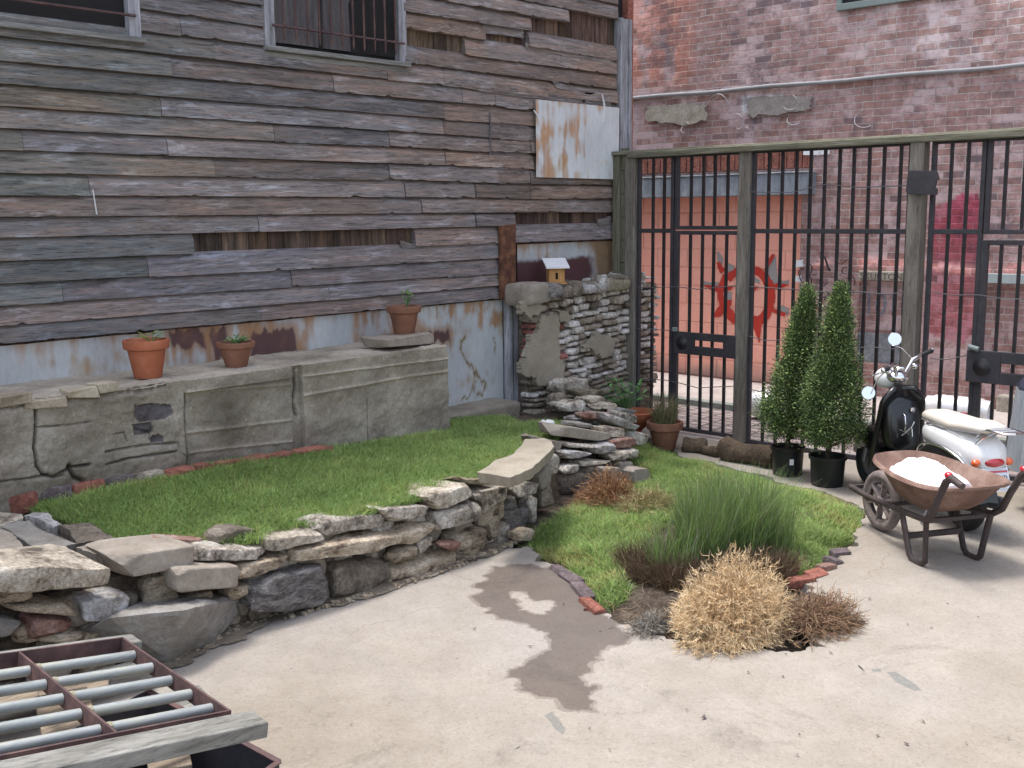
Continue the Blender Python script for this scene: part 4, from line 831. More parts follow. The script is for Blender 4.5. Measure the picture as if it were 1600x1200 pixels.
mb=MB(); c=at(1533,578,x=GX-.04); mb.lathe([(0,-.012),(.022,-.012),(.03,-.004),(.055,0),(.06,.004)],(GX-.04,c[1],.765),20,(1,0,0)); mb.build('lock_cylinder','iron',g2,smooth=50)
mb=MB(); c=at(1520,552,x=GX-.05); mb.tube([(GX-.05,c[1]+.03,.90),(GX-.05,c[1]-.035,.885)],.017,8); mb.build('latch_pin','wframe',g2,smooth=50)
mb=MB(); P=[at(px,py,x=GX-.085) for px,py in ((1419,266),(1463,267),(1467,280),(1463,282),(1461,293),(1464,295),(1463,305),(1418,303),(1415,298))]; mb.prism(P,(.02,0,0)); mb.build('cover_plate','irond',gt,bevel=.002)
mb=MB()
for L in ([(995,449),(1010,450),(1055,448),(1090,452),(1155,446)],[(1172,448),(1240,452),(1290,456),(1345,456),(1385,460),(1425,455)],[(1453,457),(1490,461),(1530,461),(1560,466),(1600,468),(1660,472)],[(995,513),(1040,516),(1056,515)],[(1170,525),(1195,532),(1232,532)],[(995,592),(1040,594),(1060,598),(1090,606),(1155,603)],[(1170,608),(1200,614),(1240,614)],[(1345,543),(1370,543),(1390,546),(1428,542)],[(1453,560),(1480,562),(1508,556),(1520,552)],[(1170,300),(1235,301),(1290,288),(1340,293),(1415,290)]):
    pts=np.array(L,float); t=np.linspace(0,len(L)-1,len(L)*5); X=np.interp(t,range(len(L)),pts[:,0]);Y=np.interp(t,range(len(L)),pts[:,1]); mb=MB(); mb.tube([at(x,y,x=GX-.02) for x,y in zip(X,Y)],.0036,5); mb.build('strand_wire','wire',gt,smooth=60)
# ================================================================ DRY STONE WALL
GS='loose stones of the dry stacked garden wall'
def stn(q,y,d,m,label,seed,k=9,r=.16,amp=.013,top=0,freq=8,name='stone',sh=.12,cat='stone',group=GS,strata=0):
    """q = TLx,TLy,TRx,TRy,BRx,BRy,BLx,BLy (front face in photo pixels) on the plane y; d = depth"""
    g=np.random.default_rng(seed); TL,TR,BR,BL=[at(q[2*i],q[2*i+1],y=y) for i in range(4)]
    back=np.array([0,d,0]); cen=(TL+TR+BR+BL)/4; sc_=np.array([1.07,1,1.13]); TL,TR,BR,BL=[cen+(p-cen)*sc_ for p in (TL,TR,BR,BL)]
    def bk(p,z): v=p+back+(cen-p)*np.array([sh,0,0])*g.uniform(.2,1.4); v[2]=z; v[0]+=g.uniform(-.02,.02); v[1]*=1; v[1]+=g.uniform(-.15,.1)*d; return v
    C=[BL,TL,bk(BL,BL[2]+.0),bk(TL,TL[2]+top+g.uniform(-.01,.01)),BR,TR,bk(BR,BR[2]),bk(TR,TR[2]+top+g.uniform(-.01,.01))]
    mb=MB(); rockbox(mb,C,k+5,r,amp,seed,freq=freq,strata=strata,facets=13 if m not in('block',) else 5)
    return mb.build(name,m,smooth=24,label=label,cat=cat,group=group)
T=[
((-90,902,176,874,175,913,-90,938),3.9,.36,'cream','long big cream boulder with flaking grey front at the left end of the wall top'),
((178,873,305,853,303,882,200,903),3.97,.30,'block','long grey-brown flat slab with broken front edge, right of the big cream boulder'),
((278,892,373,885,372,916,284,926),3.90,.20,'block','pale brick-shaped block resting on the back of the big wedge boulder'),
((308,860,428,858,425,874,309,877),3.98,.2,'crust','pitted grey and white stone below the small dark slab on the wall top'),
((333,832,401,825,400,842,332,850),4.10,.12,'darkst','small dark squared slab at the lawn edge, left of the large cream slab'),
((247,843,328,843,325,850,250,850),4.12,.13,'red','thin flat reddish stone lying at the lawn edge behind the grey-brown slab'),
((428,846,514,826,513,847,430,866),3.95,.34,'cream','large cream top slab with speckled right face, left of the long tan coping stones'),
((484,816,618,803,615,818,515,836),3.99,.20,'crust','long speckled coping stone between the cream top slab and the grey coping stone'),
((596,797,676,790,675,805,620,817),3.97,.22,'crust','grey rough coping stone right of the long speckled one'),
((472,860,630,836,628,856,470,882),3.93,.28,'tan','longest tan stone, in the middle course above the two dark boulders'),
((376,887,454,869,449,886,377,906),3.95,.2,'tan','brown layered stone tilted above the big banded boulder'),
((402,912,522,886,527,942,400,958),3.92,.26,'gneiss','largest banded grey boulder at the base of the wall'),
((526,886,609,874,612,918,530,936),3.96,.24,'darkst','dark boulder at the wall base in the shade of the long tan stone'),
((620,890,711,863,711,890,618,917),3.94,.24,'tan','wide brown base block under the two small tan stones'),
((622,870,655,852,654,868,625,882),3.93,.14,'tan','small tan stone, left of a pair wedged on the brown base block'),
((656,850,685,838,684,851,657,864),3.93,.14,'crust','small grey stone, right of a pair wedged on the brown base block'),
((626,833,685,818,684,833,640,850),3.95,.22,'tan','tan stone running under the grey coping stone'),
((690,803,753,787,755,811,686,836),3.93,.24,'crust','bulky pitted rock under the pale flagstone coping'),
((668,776,738,757,735,777,690,796),3.96,.34,'cream','broad cream slab with flat top in the middle of the wall top'),
((720,750,770,749,768,757,740,758),4.0,.18,'tan','thin tan flake between the broad cream slab and the flagstone'),
((740,768,798,762,798,786,762,799),3.97,.22,'crust','lumpy pitted stone directly under the left end of the flagstone'),
((800,763,846,757,847,772,808,779),4.03,.2,'crust','grey stone tucked under the right end of the flagstone'),
((757,805,783,798,793,835,770,849),4.0,.2,'tan','smooth brown base stone beside the dark upright stones'),
((716,835,770,828,771,856,714,880),3.95,.24,'tan','coarse brown base stone right of the reddish wedge'),
((687,852,723,848,718,860,702,859),3.90,.1,'red','small reddish wedge with flat pale top near the wall base'),
((792,784,811,778,823,830,797,838),4.02,.2,'gneiss','dark upright stone, broader of the two standing at the wall corner'),
((814,796,827,794,825,825,817,831),4.05,.14,'gneiss','narrow grey upright splinter at the wall corner'),
((829,782,843,778,842,814,833,822),4.1,.16,'crust','pale upright stone at the inner corner of the wall'),
((842,745,861,728,861,763,848,766),4.1,.14,'block','smooth upright block under the right corner of the flagstone'),
((862,713,880,711,879,731,864,750),4.25,.16,'crust','pitted stone bridging the corner behind the flagstone'),
((847,768,865,762,866,790,848,798),4.12,.14,'darkst','dark upright block at the wall corner above the lower lawn'),
((812,834,835,830,834,841,813,845),3.9,.1,'tan','small flat stone lying at the tip of the lower lawn'),
((128,943,207,928,188,968,135,970),3.97,.24,'white','white and yellow crusted stone between the big cream boulder and the wedge boulder'),

((-60,918,50,922,60,938,-60,946),3.95,.25,'tan','yellow-brown stone directly under the big cream boulder'),
((8,949,122,944,120,962,10,958),3.96,.22,'tan','flat tan stone between the big cream boulder and the red stone'),
((52,969,122,971,118,990,62,998),3.97,.2,'red','dull red stone behind the iron grate'),
((-60,964,42,974,48,990,-60,998),3.96,.22,'slate','greenish grey stone at the left photo edge behind the grate'),
((70,992,165,991,160,1003,70,1006),3.98,.2,'tan','flat tan stone low down just behind the grate beam'),
((205,905,276,892,276,918,212,934),4.1,.2,'block','shaded brown block in the gap under the long grey-brown slab'),
((360,921,393,916,391,932,366,940),3.97,.14,'tan','small tan stone in the gap beside the big banded boulder'),
((371,940,396,938,396,960,372,963),4.0,.12,'darkst','small shaded block at the base left of the big banded boulder'),
# second arm
((864,664,957,677,952,690,866,681),4.45,.2,'block','long grey squared stone on top of the far arm of the wall'),
((826,682,880,691,879,704,845,697),4.42,.14,'block','grey squared stone behind the flagstone at the wall bend'),
((885,694,930,695,928,702,888,700),4.38,.2,'crust','pitted pale stone under the long grey squared stone'),
((879,705,925,706,924,712,882,718),4.36,.2,'white','flat whitish stone low in the far arm, left side'),
((908,722,956,720,955,727,910,730),4.34,.2,'cream','flat cream stone above the dry orange weed'),
((932,698,967,695,960,706,940,712),4.36,.18,'white','white stone in the middle of the far arm'),
((955,712,985,704,983,716,960,722),4.33,.18,'cream','tilted cream stone in the far arm, right side'),
((958,690,997,684,997,700,962,702),4.4,.2,'red','red and white stone below the white crag of the far arm'),
((986,706,998,704,998,716,988,717),4.33,.12,'crust','tiny stone at the right corner of the far arm'),
((881,730,907,727,905,738,883,740),4.33,.16,'crust','small grey stone over the dark hollow at the wall bend'),
((945,733,972,732,972,760,948,762),4.28,.16,'block','rounded tan stone standing behind the dry orange weed'),
((970,724,990,723,990,750,973,750),4.32,.14,'block','small brown upright at the base of the far arm'),
((992,736,1016,734,1020,752,994,754),4.2,.16,'block','rounded boulder at the foot of the far arm by the lower lawn'),
((885,744,942,742,942,766,885,772),4.34,.18,'darkst','dark base stone in the hollow at the wall bend'),
((906,731,945,729,944,744,908,745),4.36,.16,'darkst','shaded stone above the dark base stone at the wall bend'),
((953,647,1004,666,1002,676,958,661),4.5,.24,'white','white crag sloping to the right on the far arm, the brightest stone'),
((916,647,955,645,953,656,922,657),4.62,.18,'red','rusty red stone with white top left of the white crag'),
((898,662,935,664,934,668,898,668),4.5,.16,'slate','thin grey flake behind the long grey squared stone'),
((949,669,978,671,976,682,952,682),4.46,.16,'cream','yellowish lump under the white crag'),
((955,635,996,641,994,648,957,642),4.95,.3,'slate','pale grey sloping slab in front of the bowl pot'),
((930,634,966,630,964,639,932,640),4.92,.16,'cream','cream stone left of the pale grey sloping slab'),
((884,630,914,626,914,641,888,643),5.02,.2,'crust','craggy stone at the back of the pile, nearest the raised lawn'),
((916,632,944,630,944,642,917,643),5.0,.18,'crust','grey craggy stone under the cream cap near the rubble wall'),
((906,611,953,609,946,618,910,620),5.1,.2,'moss_st','flat mossy yellow-green slab topping the pile by the rubble wall'),
((880,597,920,592,919,612,884,614),5.25,.2,'crust','pale rock leaning on the rubble wall above the pile'),
((872,617,886,614,886,640,874,643),5.12,.14,'darkst','dark upright stone at the left end of the pile by the rubble wall'),
((918,622,945,620,944,629,919,630),5.02,.16,'cream','small cream stone just under the mossy slab'),
((975,645,1000,650,999,660,978,660),4.75,.18,'crust','pale rough stone between the white crag and the bowl pot'),
((992,676,1016,679,1014,696,994,694),4.5,.16,'crust','grey crumbly stone beside the terracotta pot of dry grass'),
((905,655,950,655,948,662,908,662),4.75,.22,'white','whitish stone hidden behind the red stone of the far arm'),
]
for i,(q,y,d,m,lab) in enumerate(T):
    soft=m in('block','slate','darkst'); stn(q,y,d,m,lab,100+i,k=11 if (q[2]-q[0])>70 else 8,r=.0 if m=='block' else .07,amp=.004 if m=='block' else .0165)
gf=random.Random(12)
for i in range(46):
    t=i/45; x=lerp(1.25,4.25,t)+gf.uniform(-.03,.03); h=gf.uniform(.07,.12); z=(0.0,.11,.21)[i%3]+gf.uniform(-.01,.01); l=gf.uniform(.12,.2); mb=MB()
    rockbox(mb,boxc((x-l/2,4.015+gf.uniform(0,.03),z),(x+l/2,4.15,z+h),.012,i+400),7,.08,.012,i+400,facets=9); mb.build('stone',('darkst','tan','crust','block')[gf.randrange(4)],smooth=24,label='small shaded filler stone wedged in a gap behind the front face of the stone wall',cat='stone',group='filler stones in the gaps of the garden wall')
# big wedge boulder
def hull(pts,name,m,label,cat='stone',group=None,sub=5,amp=.006,seed=1):
    bm=bmesh.new(); [bm.verts.new(tuple(p)) for p in pts]; bmesh.ops.convex_hull(bm,input=bm.verts[:])
    for v in [v for v in bm.verts if not v.link_faces]: bm.verts.remove(v)
    bmesh.ops.triangulate(bm,faces=bm.faces[:])
    for k in range(sub): bmesh.ops.subdivide_edges(bm,edges=bm.edges[:],cuts=1,use_grid_fill=True)
    bm.verts.ensure_lookup_table(); V=np.array([v.co[:] for v in bm.verts]); n=fbm(V*7+seed,4,seed)-.5; n2=fbm(V*30+seed,3,seed+1)-.5
    bm.normal_update(); N=np.array([v.normal[:] for v in bm.verts]); rg=1-np.abs(2*fbm(V*5+seed+3,4,seed+9)-1)*1.5; n4=fbm(V*70,2,seed+4)-.5; V=V+N*(n*amp*2.5+n2*amp+rg*amp*1.2+n4*amp*.5)[:,None]
    F=[[v.index for v in f.verts] for f in bm.faces]; bm.free(); mb=MB(); mb.add(V,F); return mb.build(name,m,smooth=24,label=label,cat=cat,group=group)
ap=at(268,1032,z=0.); 
P=[at(182,1012,z=0.02),ap,at(334,1002,z=0.),at(354,979,z=0.),ap+np.array([.1,.55,0]),ap+np.array([-.35,.5,0]),
   ap+np.array([-.01,.0,.03]),at(176,1000,z=.10),at(173,966,y=3.86),at(200,955,y=4.02),at(285,955,y=3.80),at(305,950,y=3.83),at(371,938,y=4.02),at(366,925,y=4.1),at(300,915,y=4.25),at(270,918,y=4.28),at(215,944,y=4.15),at(369,955,y=4.04)]
hull(P,'boulder','slate','wedge-shaped blue-grey boulder with broken point, largest at the wall foot',group=GS,amp=.011)
# flagstones (flat slabs given by their top outline)
def flag(poly,z,th,m,label,name='flagstone',seed=1,group='flat slabs laid on top of the stone wall',zs=None,cat='slab'):
    pts=[at(px,py,z=z if zs is None else zs[i]) for i,(px,py) in enumerate(poly)]; zz=[p[2] for p in pts]
    L=rough_poly([(p[0],p[1]) for p in pts],.008,3,seed); A=np.c_[[ (p[0],p[1],1) for p in pts]]; co,*_=np.linalg.lstsq(A,np.array(zz),rcond=None)
    V,F=cdt_mesh([L]); n=len(V); zt=V@co[:2]+co[2]; a=V[F]; ar=(a[:,1,0]-a[:,0,0])*(a[:,2,1]-a[:,0,1])-(a[:,2,0]-a[:,0,0])*(a[:,1,1]-a[:,0,1]); F[ar<0]=F[ar<0][:,::-1]
    c=V.mean(0); n0=fbm(np.c_[V*14,zt],3,seed)-.5; top=np.c_[V,zt+n0*.008]; bot=np.c_[c+(V-c)*.96,zt-th+n0*.02]
    m_=len(L); mb=MB(); mb.add(np.vstack([top,bot]),F.tolist()+(F[:,::-1]+n).tolist()+[[ (i+1)%m_,i,n+i,n+(i+1)%m_] for i in range(m_)])
    return mb.build(name,m,label=label,cat=cat,group=group,bevel=.004)
flag([(745,737),(797,746),(833,730),(866,697),(850,684),(820,686),(800,710),(772,720)],.475,.06,'plaster','pale smooth flagstone coping with broken V-shaped outline at the wall bend',seed=2)
for poly,m,lab,sd in [
 ([(2,823),(45,813),(118,850),(68,866)],'slate','long narrow grey slab at the far left running towards the lawn',3),
 ([(92,821),(140,817),(175,838),(166,842),(120,849)],'darkst','dark brown slab nearest the lawn corner',4),
 ([(118,855),(165,842),(200,841),(214,849),(175,862),(150,866)],'block','thin grey-brown slab between the dark slab and the big cream boulder',5),
 ([(-60,845),(0,826),(30,845),(66,868),(40,872),(-60,874)],'block','worn flat slab cut by the left photo edge, with a round hollow',6),
 ([(-40,806),(0,800),(35,803),(36,810),(10,821),(-40,824)],'cream','pale yellowish slab at the left photo edge next to the red brick',7),
 ([(38,806),(50,800),(75,802),(96,819),(84,824)],'white','pinkish white flake beside the lawn edge at far left',8)]:
    flag(poly,.452,.05,m,lab,seed=sd)
# debris between stones
mb=MB(); g=random.Random(2)
for i in range(170):
    p=None
    if p is None:
        px=g.uniform(275,860); base=np.interp(px,[275,400,520,620,790,860],[1035,968,946,918,858,812]); p=at(px,base+g.uniform(-10,6)*(1.2 if px<480 else .5),z=.004)
    s=g.uniform(.004,.014); rockbox(mb,boxc(p-np.array([s,s,s*.5]),p+np.array([s,s,s]),s*.3,i),2,.4,.002,i,col=(1,1,1))
mb.build('stone_chips','tan',smooth=30,kind='stuff')
# white crumpled paper on the lawn
mb=MB(); p=at(853,664,z=.37)
for i in range(5): mb.ell(p+np.array([rng.uniform(-.05,.05),rng.uniform(-.04,.04),.012+rng.uniform(0,.015)]),(.022+.012*rng.random(),.02,.018),8,6)
V=mb.V; 
for v in V: v+=(fbm(v*60,2,3)-.5)[:,None]*.02
M['paper']=plain('white_paper',(.8,.8,.8),.8); mb.build('crumpled_paper','paper',smooth=20,label='crumpled white paper lying on the raised lawn beside the grey stones',cat='litter')
# ---- edging bricks
def ebrick(c,ang,m,label,group,l=.2,wd=.09,h=.06,tilt=0,name='edging_brick'):
    ca,sa=math.cos(ang),math.sin(ang); mb=MB(); T4=np.eye(4); T4[:3,:3]=np.array([[ca,-sa,0],[sa,ca,0],[0,0,1]])@np.array([[1,0,0],[0,math.cos(tilt),-math.sin(tilt)],[0,math.sin(tilt),math.cos(tilt)]]); T4[:3,3]=c; mb.T=T4
    rockbox(mb,boxc((-l/2,-wd/2,-h),(l/2,wd/2,0),.004,int(abs(c[0])*999)),6,.0,.0025,int(abs(c[1])*999),facets=3); return mb.build(name,m,smooth=35,label=label,cat='brick',group=group)
GB='bricks edging the raised lawn along the concrete wall'
for a,b,m,lab in [((0,768),(56,760),'brickst','bright red brick at the far left, standing proud in front of the concrete wall'),((58,758),(108,749),'brickdk','blackened brick next to the bright red one'),((108,749),(164,742),'brickst','worn red brick, third from the left along the concrete wall'),((157,740),(208,733),'brickdk','dark purple brick, fourth from the left along the concrete wall'),((208,736),(252,727),'cream','pale stone piece in the row of edging bricks'),((256,730),(300,722),'brickst','dusty red brick half under the grass'),((300,722),(334,716),'brickst','small red brick right of the dusty one'),((334,717),(376,711),'brickst','clean orange-red brick in the middle of the row'),((376,711),(420,704),'brickst','mottled brick left of the last long one'),((420,705),(454,699),'brickst','short brick left of the crack in the concrete'),((454,699),(520,690),'brickst','last red brick of the row, fading into grass')]:
    z=float(np.interp(at((a[0]+b[0])/2,(a[1]+b[1])/2+4,z=.5)[0],[1.5,3,3.6,4.85],[.51,.50,.47,.40]))+.008; pa=at(a[0],a[1]+5,z=z);pb=at(b[0],b[1]+5,z=z); d=pb-pa; yy=5.07 if a[0]>0 else 5.0
    c=(pa+pb)/2; c[1]-=.0; ebrick(c,math.atan2(d[1]*.3,d[0]),m,lab,GB,l=np.linalg.norm(d[:2])-.008,wd=.1,h=.08 if a[0]>0 else .1)
GB2='bricks edging the lower planting bed'
for px,py,qx,qy,m,lab in [(866,882,884,893,'brickdk','blackish edging brick nearest the stone wall tip, left of the lower lawn'),(880,892,905,908,'brickdk','second dark edging brick left of the lower lawn'),(900,908,920,930,'brickdk','third dark edging brick, beside the wet stain'),(912,932,938,953,'brickst','dusky red edging brick, last one on the wet stain side'),
  (1234,905,1272,899,'brickst','larger dusky brick right of the dry golden tumbleweed'),(1262,897,1288,889,'brickst','small brick behind the larger dusky one, right side of the bed'),(1284,884,1300,880,'red','broken pinkish brick end on the right side of the bed'),(1292,868,1312,875,'brickdk','purple tilted brick on the right side of the bed'),(1300,860,1326,858,'brickdk','grey-blue slanting brick, farthest up the right side of the bed')]:
    a=at(px,py,z=.02);b=at(qx,qy,z=.02); d=b-a; ebrick((a+b)/2,math.atan2(d[1],d[0]),m,lab,GB2,l=max(.1,np.linalg.norm(d)),wd=.07,h=.05,tilt=random.uniform(-.15,.15))
# ================================================================ GRASS
def blades(mb,XY,Z,hh,ww,lean,cols,K=4,curl=.5):
    N=len(XY); an=rng.uniform(0,2*math.pi,N); dr=np.stack([np.cos(an),np.sin(an)],1); t=np.linspace(0,1,K)
    P=np.zeros((N,K,3)); off=(t[None,:]**1.6)*(lean*hh)[:,None]
    P[:,:,0]=XY[:,0,None]+dr[:,0,None]*off; P[:,:,1]=XY[:,1,None]+dr[:,1,None]*off
    P[:,:,2]=Z[:,None]+hh[:,None]*(t[None,:]-curl*lean[:,None]*t[None,:]**2.2*.55)
    wd=ww[:,None]*(1-t[None,:]**1.7)*.5+.0002
    sd=np.stack([-dr[:,1],dr[:,0],0*an],1); a2=rng.uniform(-.8,.8,N); sd=np.stack([sd[:,0]*np.cos(a2)-sd[:,1]*np.sin(a2),sd[:,0]*np.sin(a2)+sd[:,1]*np.cos(a2),0*an],1)
    ribbons(mb,P,wd,cols,sd)
def gcols(N,XY,yel=.12,base=(.26,.39,.12)):
    n=fbm(np.c_[XY*2.2,np.zeros(N)],3,7)[:,None]; k=rng.uniform(.55,1.45,(N,1)); c=np.array(base)*k*(.75+.5*n)
    c=np.where(rng.random((N,1))<.3,c*np.array([1.25,1.12,1.0]),c); n4=fbm(np.c_[XY*5,np.ones(N)],3,27)[:,None]; c=c*(.8+.5*(n4-.3)); y=rng.random((N,1))<yel*(.3+2.2*(n4>.62)+.8*(n>.55)); return np.where(y,np.array([.34,.31,.12])*k,c)
# raised lawn
LP=[(p[0],p[1]) for p in [at(*q,z=.42) for q in [(45,795),(110,812),(150,832),(205,848),(255,848),(300,838),(330,832),(400,826),(420,812),(480,806),(590,780),(648,768),(700,745),(745,736),(800,712),(822,688),(826,676),(862,668),(880,655),(895,652),(880,640),(840,640),(812,652)]]]+[(5.7,5.42),(5.0,5.40),(4.86,5.06),(2.25,5.02)]
N=330000; x=rng.uniform(1.9,6.3,N); y=rng.uniform(3.95,5.5,N); P=np.c_[x,y]; dd=edge_d(P,LP); ins=inpoly(P,LP)&(rng.random(N)<sst(-.02,.05,dd)+.3)|((dd<.035)&(rng.random(N)<.35)&(y>4.0)); P=P[ins][:185000]; N=len(P)
hh=rng.uniform(.03,.062,N)*(.8+.5*fbm(np.c_[P*5,np.zeros(N)],3,9)); mb=MB(); blades(mb,P,raised_z(P[:,0],P[:,1])-.028,hh,rng.uniform(.0025,.0045,N),rng.uniform(.3,1.5,N),gcols(N,P,.10)); mb.build('raised_lawn_grass','grass',recentre=False,kind='stuff')
# lower lawn
LL=[G(*p) for p in [(812,855),(850,868),(885,880),(925,925),(955,950),(985,935),(975,900),(990,880),(1010,850),(1080,800),(1200,800),(1235,850),(1232,890),(1255,900),(1292,872),(1306,855),(1335,838),(1350,815),(1348,790),(1290,762),(1210,742),(1130,722),(1060,706),(1000,698)]]+[(6.3,4.75),(5.95,4.35),(5.85,4.15),(5.1,4.15),(4.85,4.1)]
N=330000; x=rng.uniform(3.6,7.1,N); y=rng.uniform(2.2,5.1,N); P=np.c_[x,y]; dd=edge_d(P,LL); sd=fbm(np.c_[P*4,0*x],3,3); ins=inpoly(P,LL)&(rng.random(N)<.4+.6*sst(.0,.08,dd))&(rng.random(N)<sst(.22,.42,sd)+.25); P=P[ins][:170000]; N=len(P)
hh=rng.uniform(.03,.065,N)*(.7+.7*fbm(np.c_[P*4,np.zeros(N)],3,19)); mb=MB(); blades(mb,P,bed_z(P[:,0],P[:,1])-.004,hh,rng.uniform(.0025,.0045,N),rng.uniform(.3,1.4,N),gcols(N,P,.2,(.27,.40,.12))); mb.build('lower_lawn_grass','grass',recentre=False,kind='stuff')
# tall grass tuft
root=at(1105,905,z=0.); 
def tuft(mb,c,rx,ry,N,h0,h1,lean,cols,K=7,w=(.002,.0045),ang=None):
    a=rng.uniform(0,2*math.pi,N); r=np.sqrt(rng.random(N)); b=np.c_[c[0]+np.cos(a)*r*rx,c[1]+np.sin(a)*r*ry]
    dr=np.c_[np.cos(a),np.sin(a)]*.6+rng.normal(0,.6,(N,2)); dr/=np.linalg.norm(dr,axis=1)[:,None]
    hh=rng.uniform(h0,h1,N); ln=np.abs(rng.normal(0,lean,N))+.05; t=np.linspace(0,1,K); P=np.zeros((N,K,3)); of=(t**1.8)[None,:]*(ln*hh)[:,None]
    P[:,:,0]=b[:,0,None]+dr[:,0,None]*of; P[:,:,1]=b[:,1,None]+dr[:,1,None]*of; P[:,:,2]=hh[:,None]*(t-.35*np.minimum(ln,1.3)[:,None]*t**2.6)[...]+c[2]-.01
    wd=rng.uniform(*w,N)[:,None]*(1-t**2)[None,:]*.5+.0002; ribbons(mb,P,wd,cols)
tg=thing('ornamental_grass',root,'tall clump of long green grass with brown thatch at its base, behind the golden tumbleweed','plant')
mb=MB(); N=11000; k=rng.uniform(.5,1.5,(N,1)); c=np.array([.18,.27,.085])*k; c=np.where(rng.random((N,1))<.15,np.array([.30,.31,.2])*k,c)
cc=[at(1050,893,z=0.),at(1100,880,z=0.),at(1165,870,z=0.),at(1200,865,z=0.),at(1120,840,z=0.)]
for q,n0,hm in zip(cc,(500,1500,1500,600,800),(.28,.42,.44,.40,.38)):
    kk=slice(0,n0); tuft(mb,q,.15,.12,n0,hm*.35,hm*1.25,.26,c[rng.integers(0,N,n0)])
mb.build('blades','grass',tg)
mb=MB(); N=6500; k=rng.uniform(.4,1.3,(N,1)); c=np.array([.13,.085,.05])*k
for q,n0 in zip([at(1020,905,z=0.),at(1060,915,z=0.),at(1110,905,z=0.),at(1000,885,z=0.),at(1210,900,z=0.),at(1160,895,z=0.)],(1400,1200,800,900,900,900)): tuft(mb,q,.15,.10,n0,.06,.17,.6,c[rng.integers(0,N,n0)],5,(.002,.004))
mb.build('dry_thatch','straw',tg)
# ================================================================ DRY BUSHES
def bush(name,label,c,rx,ry,rz,nm,nt,cols,cat='dry plant',r0=.0016,zz=.0,tw=.05,group=None,flatz=.25):
    o=thing(name,c,label,cat,group); K=8; mb=MB(); a=rng.uniform(0,2*math.pi,nm); el=np.arcsin(rng.uniform(flatz-.35,1,nm)); R=rng.uniform(.72,1.05,nm)*(.72+.5*vn(np.c_[np.cos(a)*1.7+c[0],np.sin(a)*1.7,el*1.5]))
    e=np.c_[np.cos(el)*np.cos(a)*rx,np.cos(el)*np.sin(a)*ry,np.sin(el)*rz]*R[:,None]; e[:,2]=np.maximum(e[:,2],.01); s=np.c_[rng.normal(0,rx*.18,nm),rng.normal(0,ry*.18,nm),rng.uniform(0,.02,nm)]
    t=np.linspace(0,1,K)[None,:,None]; mid=(s+e)/2+np.c_[e[:,0]*.35,e[:,1]*.35,-e[:,2]*.12]+rng.normal(0,.03,(nm,3)); P=(1-t)**2*s[:,None]+2*t*(1-t)*mid[:,None]+t*t*e[:,None]; P+=rng.normal(0,.004,P.shape)
    P+=np.array(c)+np.array([0,0,zz]); k=rng.uniform(.6,1.25,(nm,1)); twigs(mb,P,np.linspace(r0*1.5,r0*.6,K)[None,:]*np.ones((nm,1)),np.array(cols[0])*k); mb.build('stems','straw',o)
    i=rng.integers(0,nm,nt); j=rng.integers(3,K,nt); b=P[i,j]; out=(b-np.array(c)-np.array([0,0,rz*.2])); out/=np.linalg.norm(out,axis=1)[:,None]+1e-9
    d=out*.8+rng.normal(0,.55,(nt,3)); d/=np.linalg.norm(d,axis=1)[:,None]; L=rng.uniform(.3,1.,nt)*tw; K2=4; t=np.linspace(0,1,K2)[None,:,None]; Q=b[:,None]+d[:,None]*L[:,None,None]*t+rng.normal(0,.0035,(nt,K2,3)); Q[:,:,2]=np.maximum(Q[:,:,2],.004)
    Q[:,0]=b; k=rng.uniform(.6,1.3,(nt,1)); c2=np.where(rng.random((nt,1))<.5,np.array(cols[1]),np.array(cols[2]))*k; mb=MB(); twigs(mb,Q,np.array([r0,r0*.9,r0*.7,r0*.3])[None,:]*np.ones((nt,1)),c2); mb.build('twigs','straw',o); return o
tc=at(1142,985,z=0.); tc[2]=.0
bush('tumbleweed','big golden dry tumbleweed in front of the tall green grass',tc,.35,.25,.335,1200,10500,((.58,.40,.23),(.84,.68,.44),(.72,.52,.29)),r0=.0012)
b2=at(1270,975,z=0.); bush('dead_bush','sparse brown dead bush spilling over the concrete, right of the golden tumbleweed',b2,.31,.2,.12,330,1500,((.22,.13,.08),(.36,.24,.14),(.25,.15,.09)),r0=.0016,tw=.07)
b3=at(945,790,z=0.); bush('dry_weed','orange-brown dry weed at the foot of the far stone wall arm',b3,.24,.2,.22,420,1800,((.36,.19,.09),(.48,.28,.14),(.30,.15,.08)),r0=.0022,tw=.07)
b4=at(1005,800,z=0.); bush('dry_weed','pale yellow dry weed right of the orange-brown one, merging into the lawn',b4,.26,.2,.13,420,1500,((.36,.29,.13),(.46,.40,.2),(.34,.25,.12)),r0=.0018,tw=.08)
b5=at(1020,985,z=0.); bush('dead_tuft','small silvery dead tuft at the left foot of the golden tumbleweed',b5,.13,.08,.07,200,500,((.26,.24,.21),(.36,.34,.30),(.2,.15,.1)),r0=.0014,tw=.05)
# scattered dead sticks in the bed hollow
mb=MB(); n=330; p=np.array([at(x,y,z=-.01) for x,y in zip(rng.uniform(960,1330,n),rng.uniform(895,1000,n))]); ii=inpoly(p[:,:2],bedP); p=p[ii]; n=len(p); d=rng.normal(0,1,(n,3))*np.array([1,1,.35]); d/=np.linalg.norm(d,axis=1)[:,None]
t=np.linspace(0,1,5)[None,:,None]; P=p[:,None]+d[:,None]*rng.uniform(.05,.16,n)[:,None,None]*t+rng.normal(0,.005,(n,5,3)); P[:,:,2]=np.maximum(P[:,:,2],-.03); twigs(mb,P,np.full((n,5),.0014),np.array([.28,.19,.12])*rng.uniform(.4,1.5,(n,1))); mb.build('dead_stick_litter','straw',recentre=False,kind='stuff')
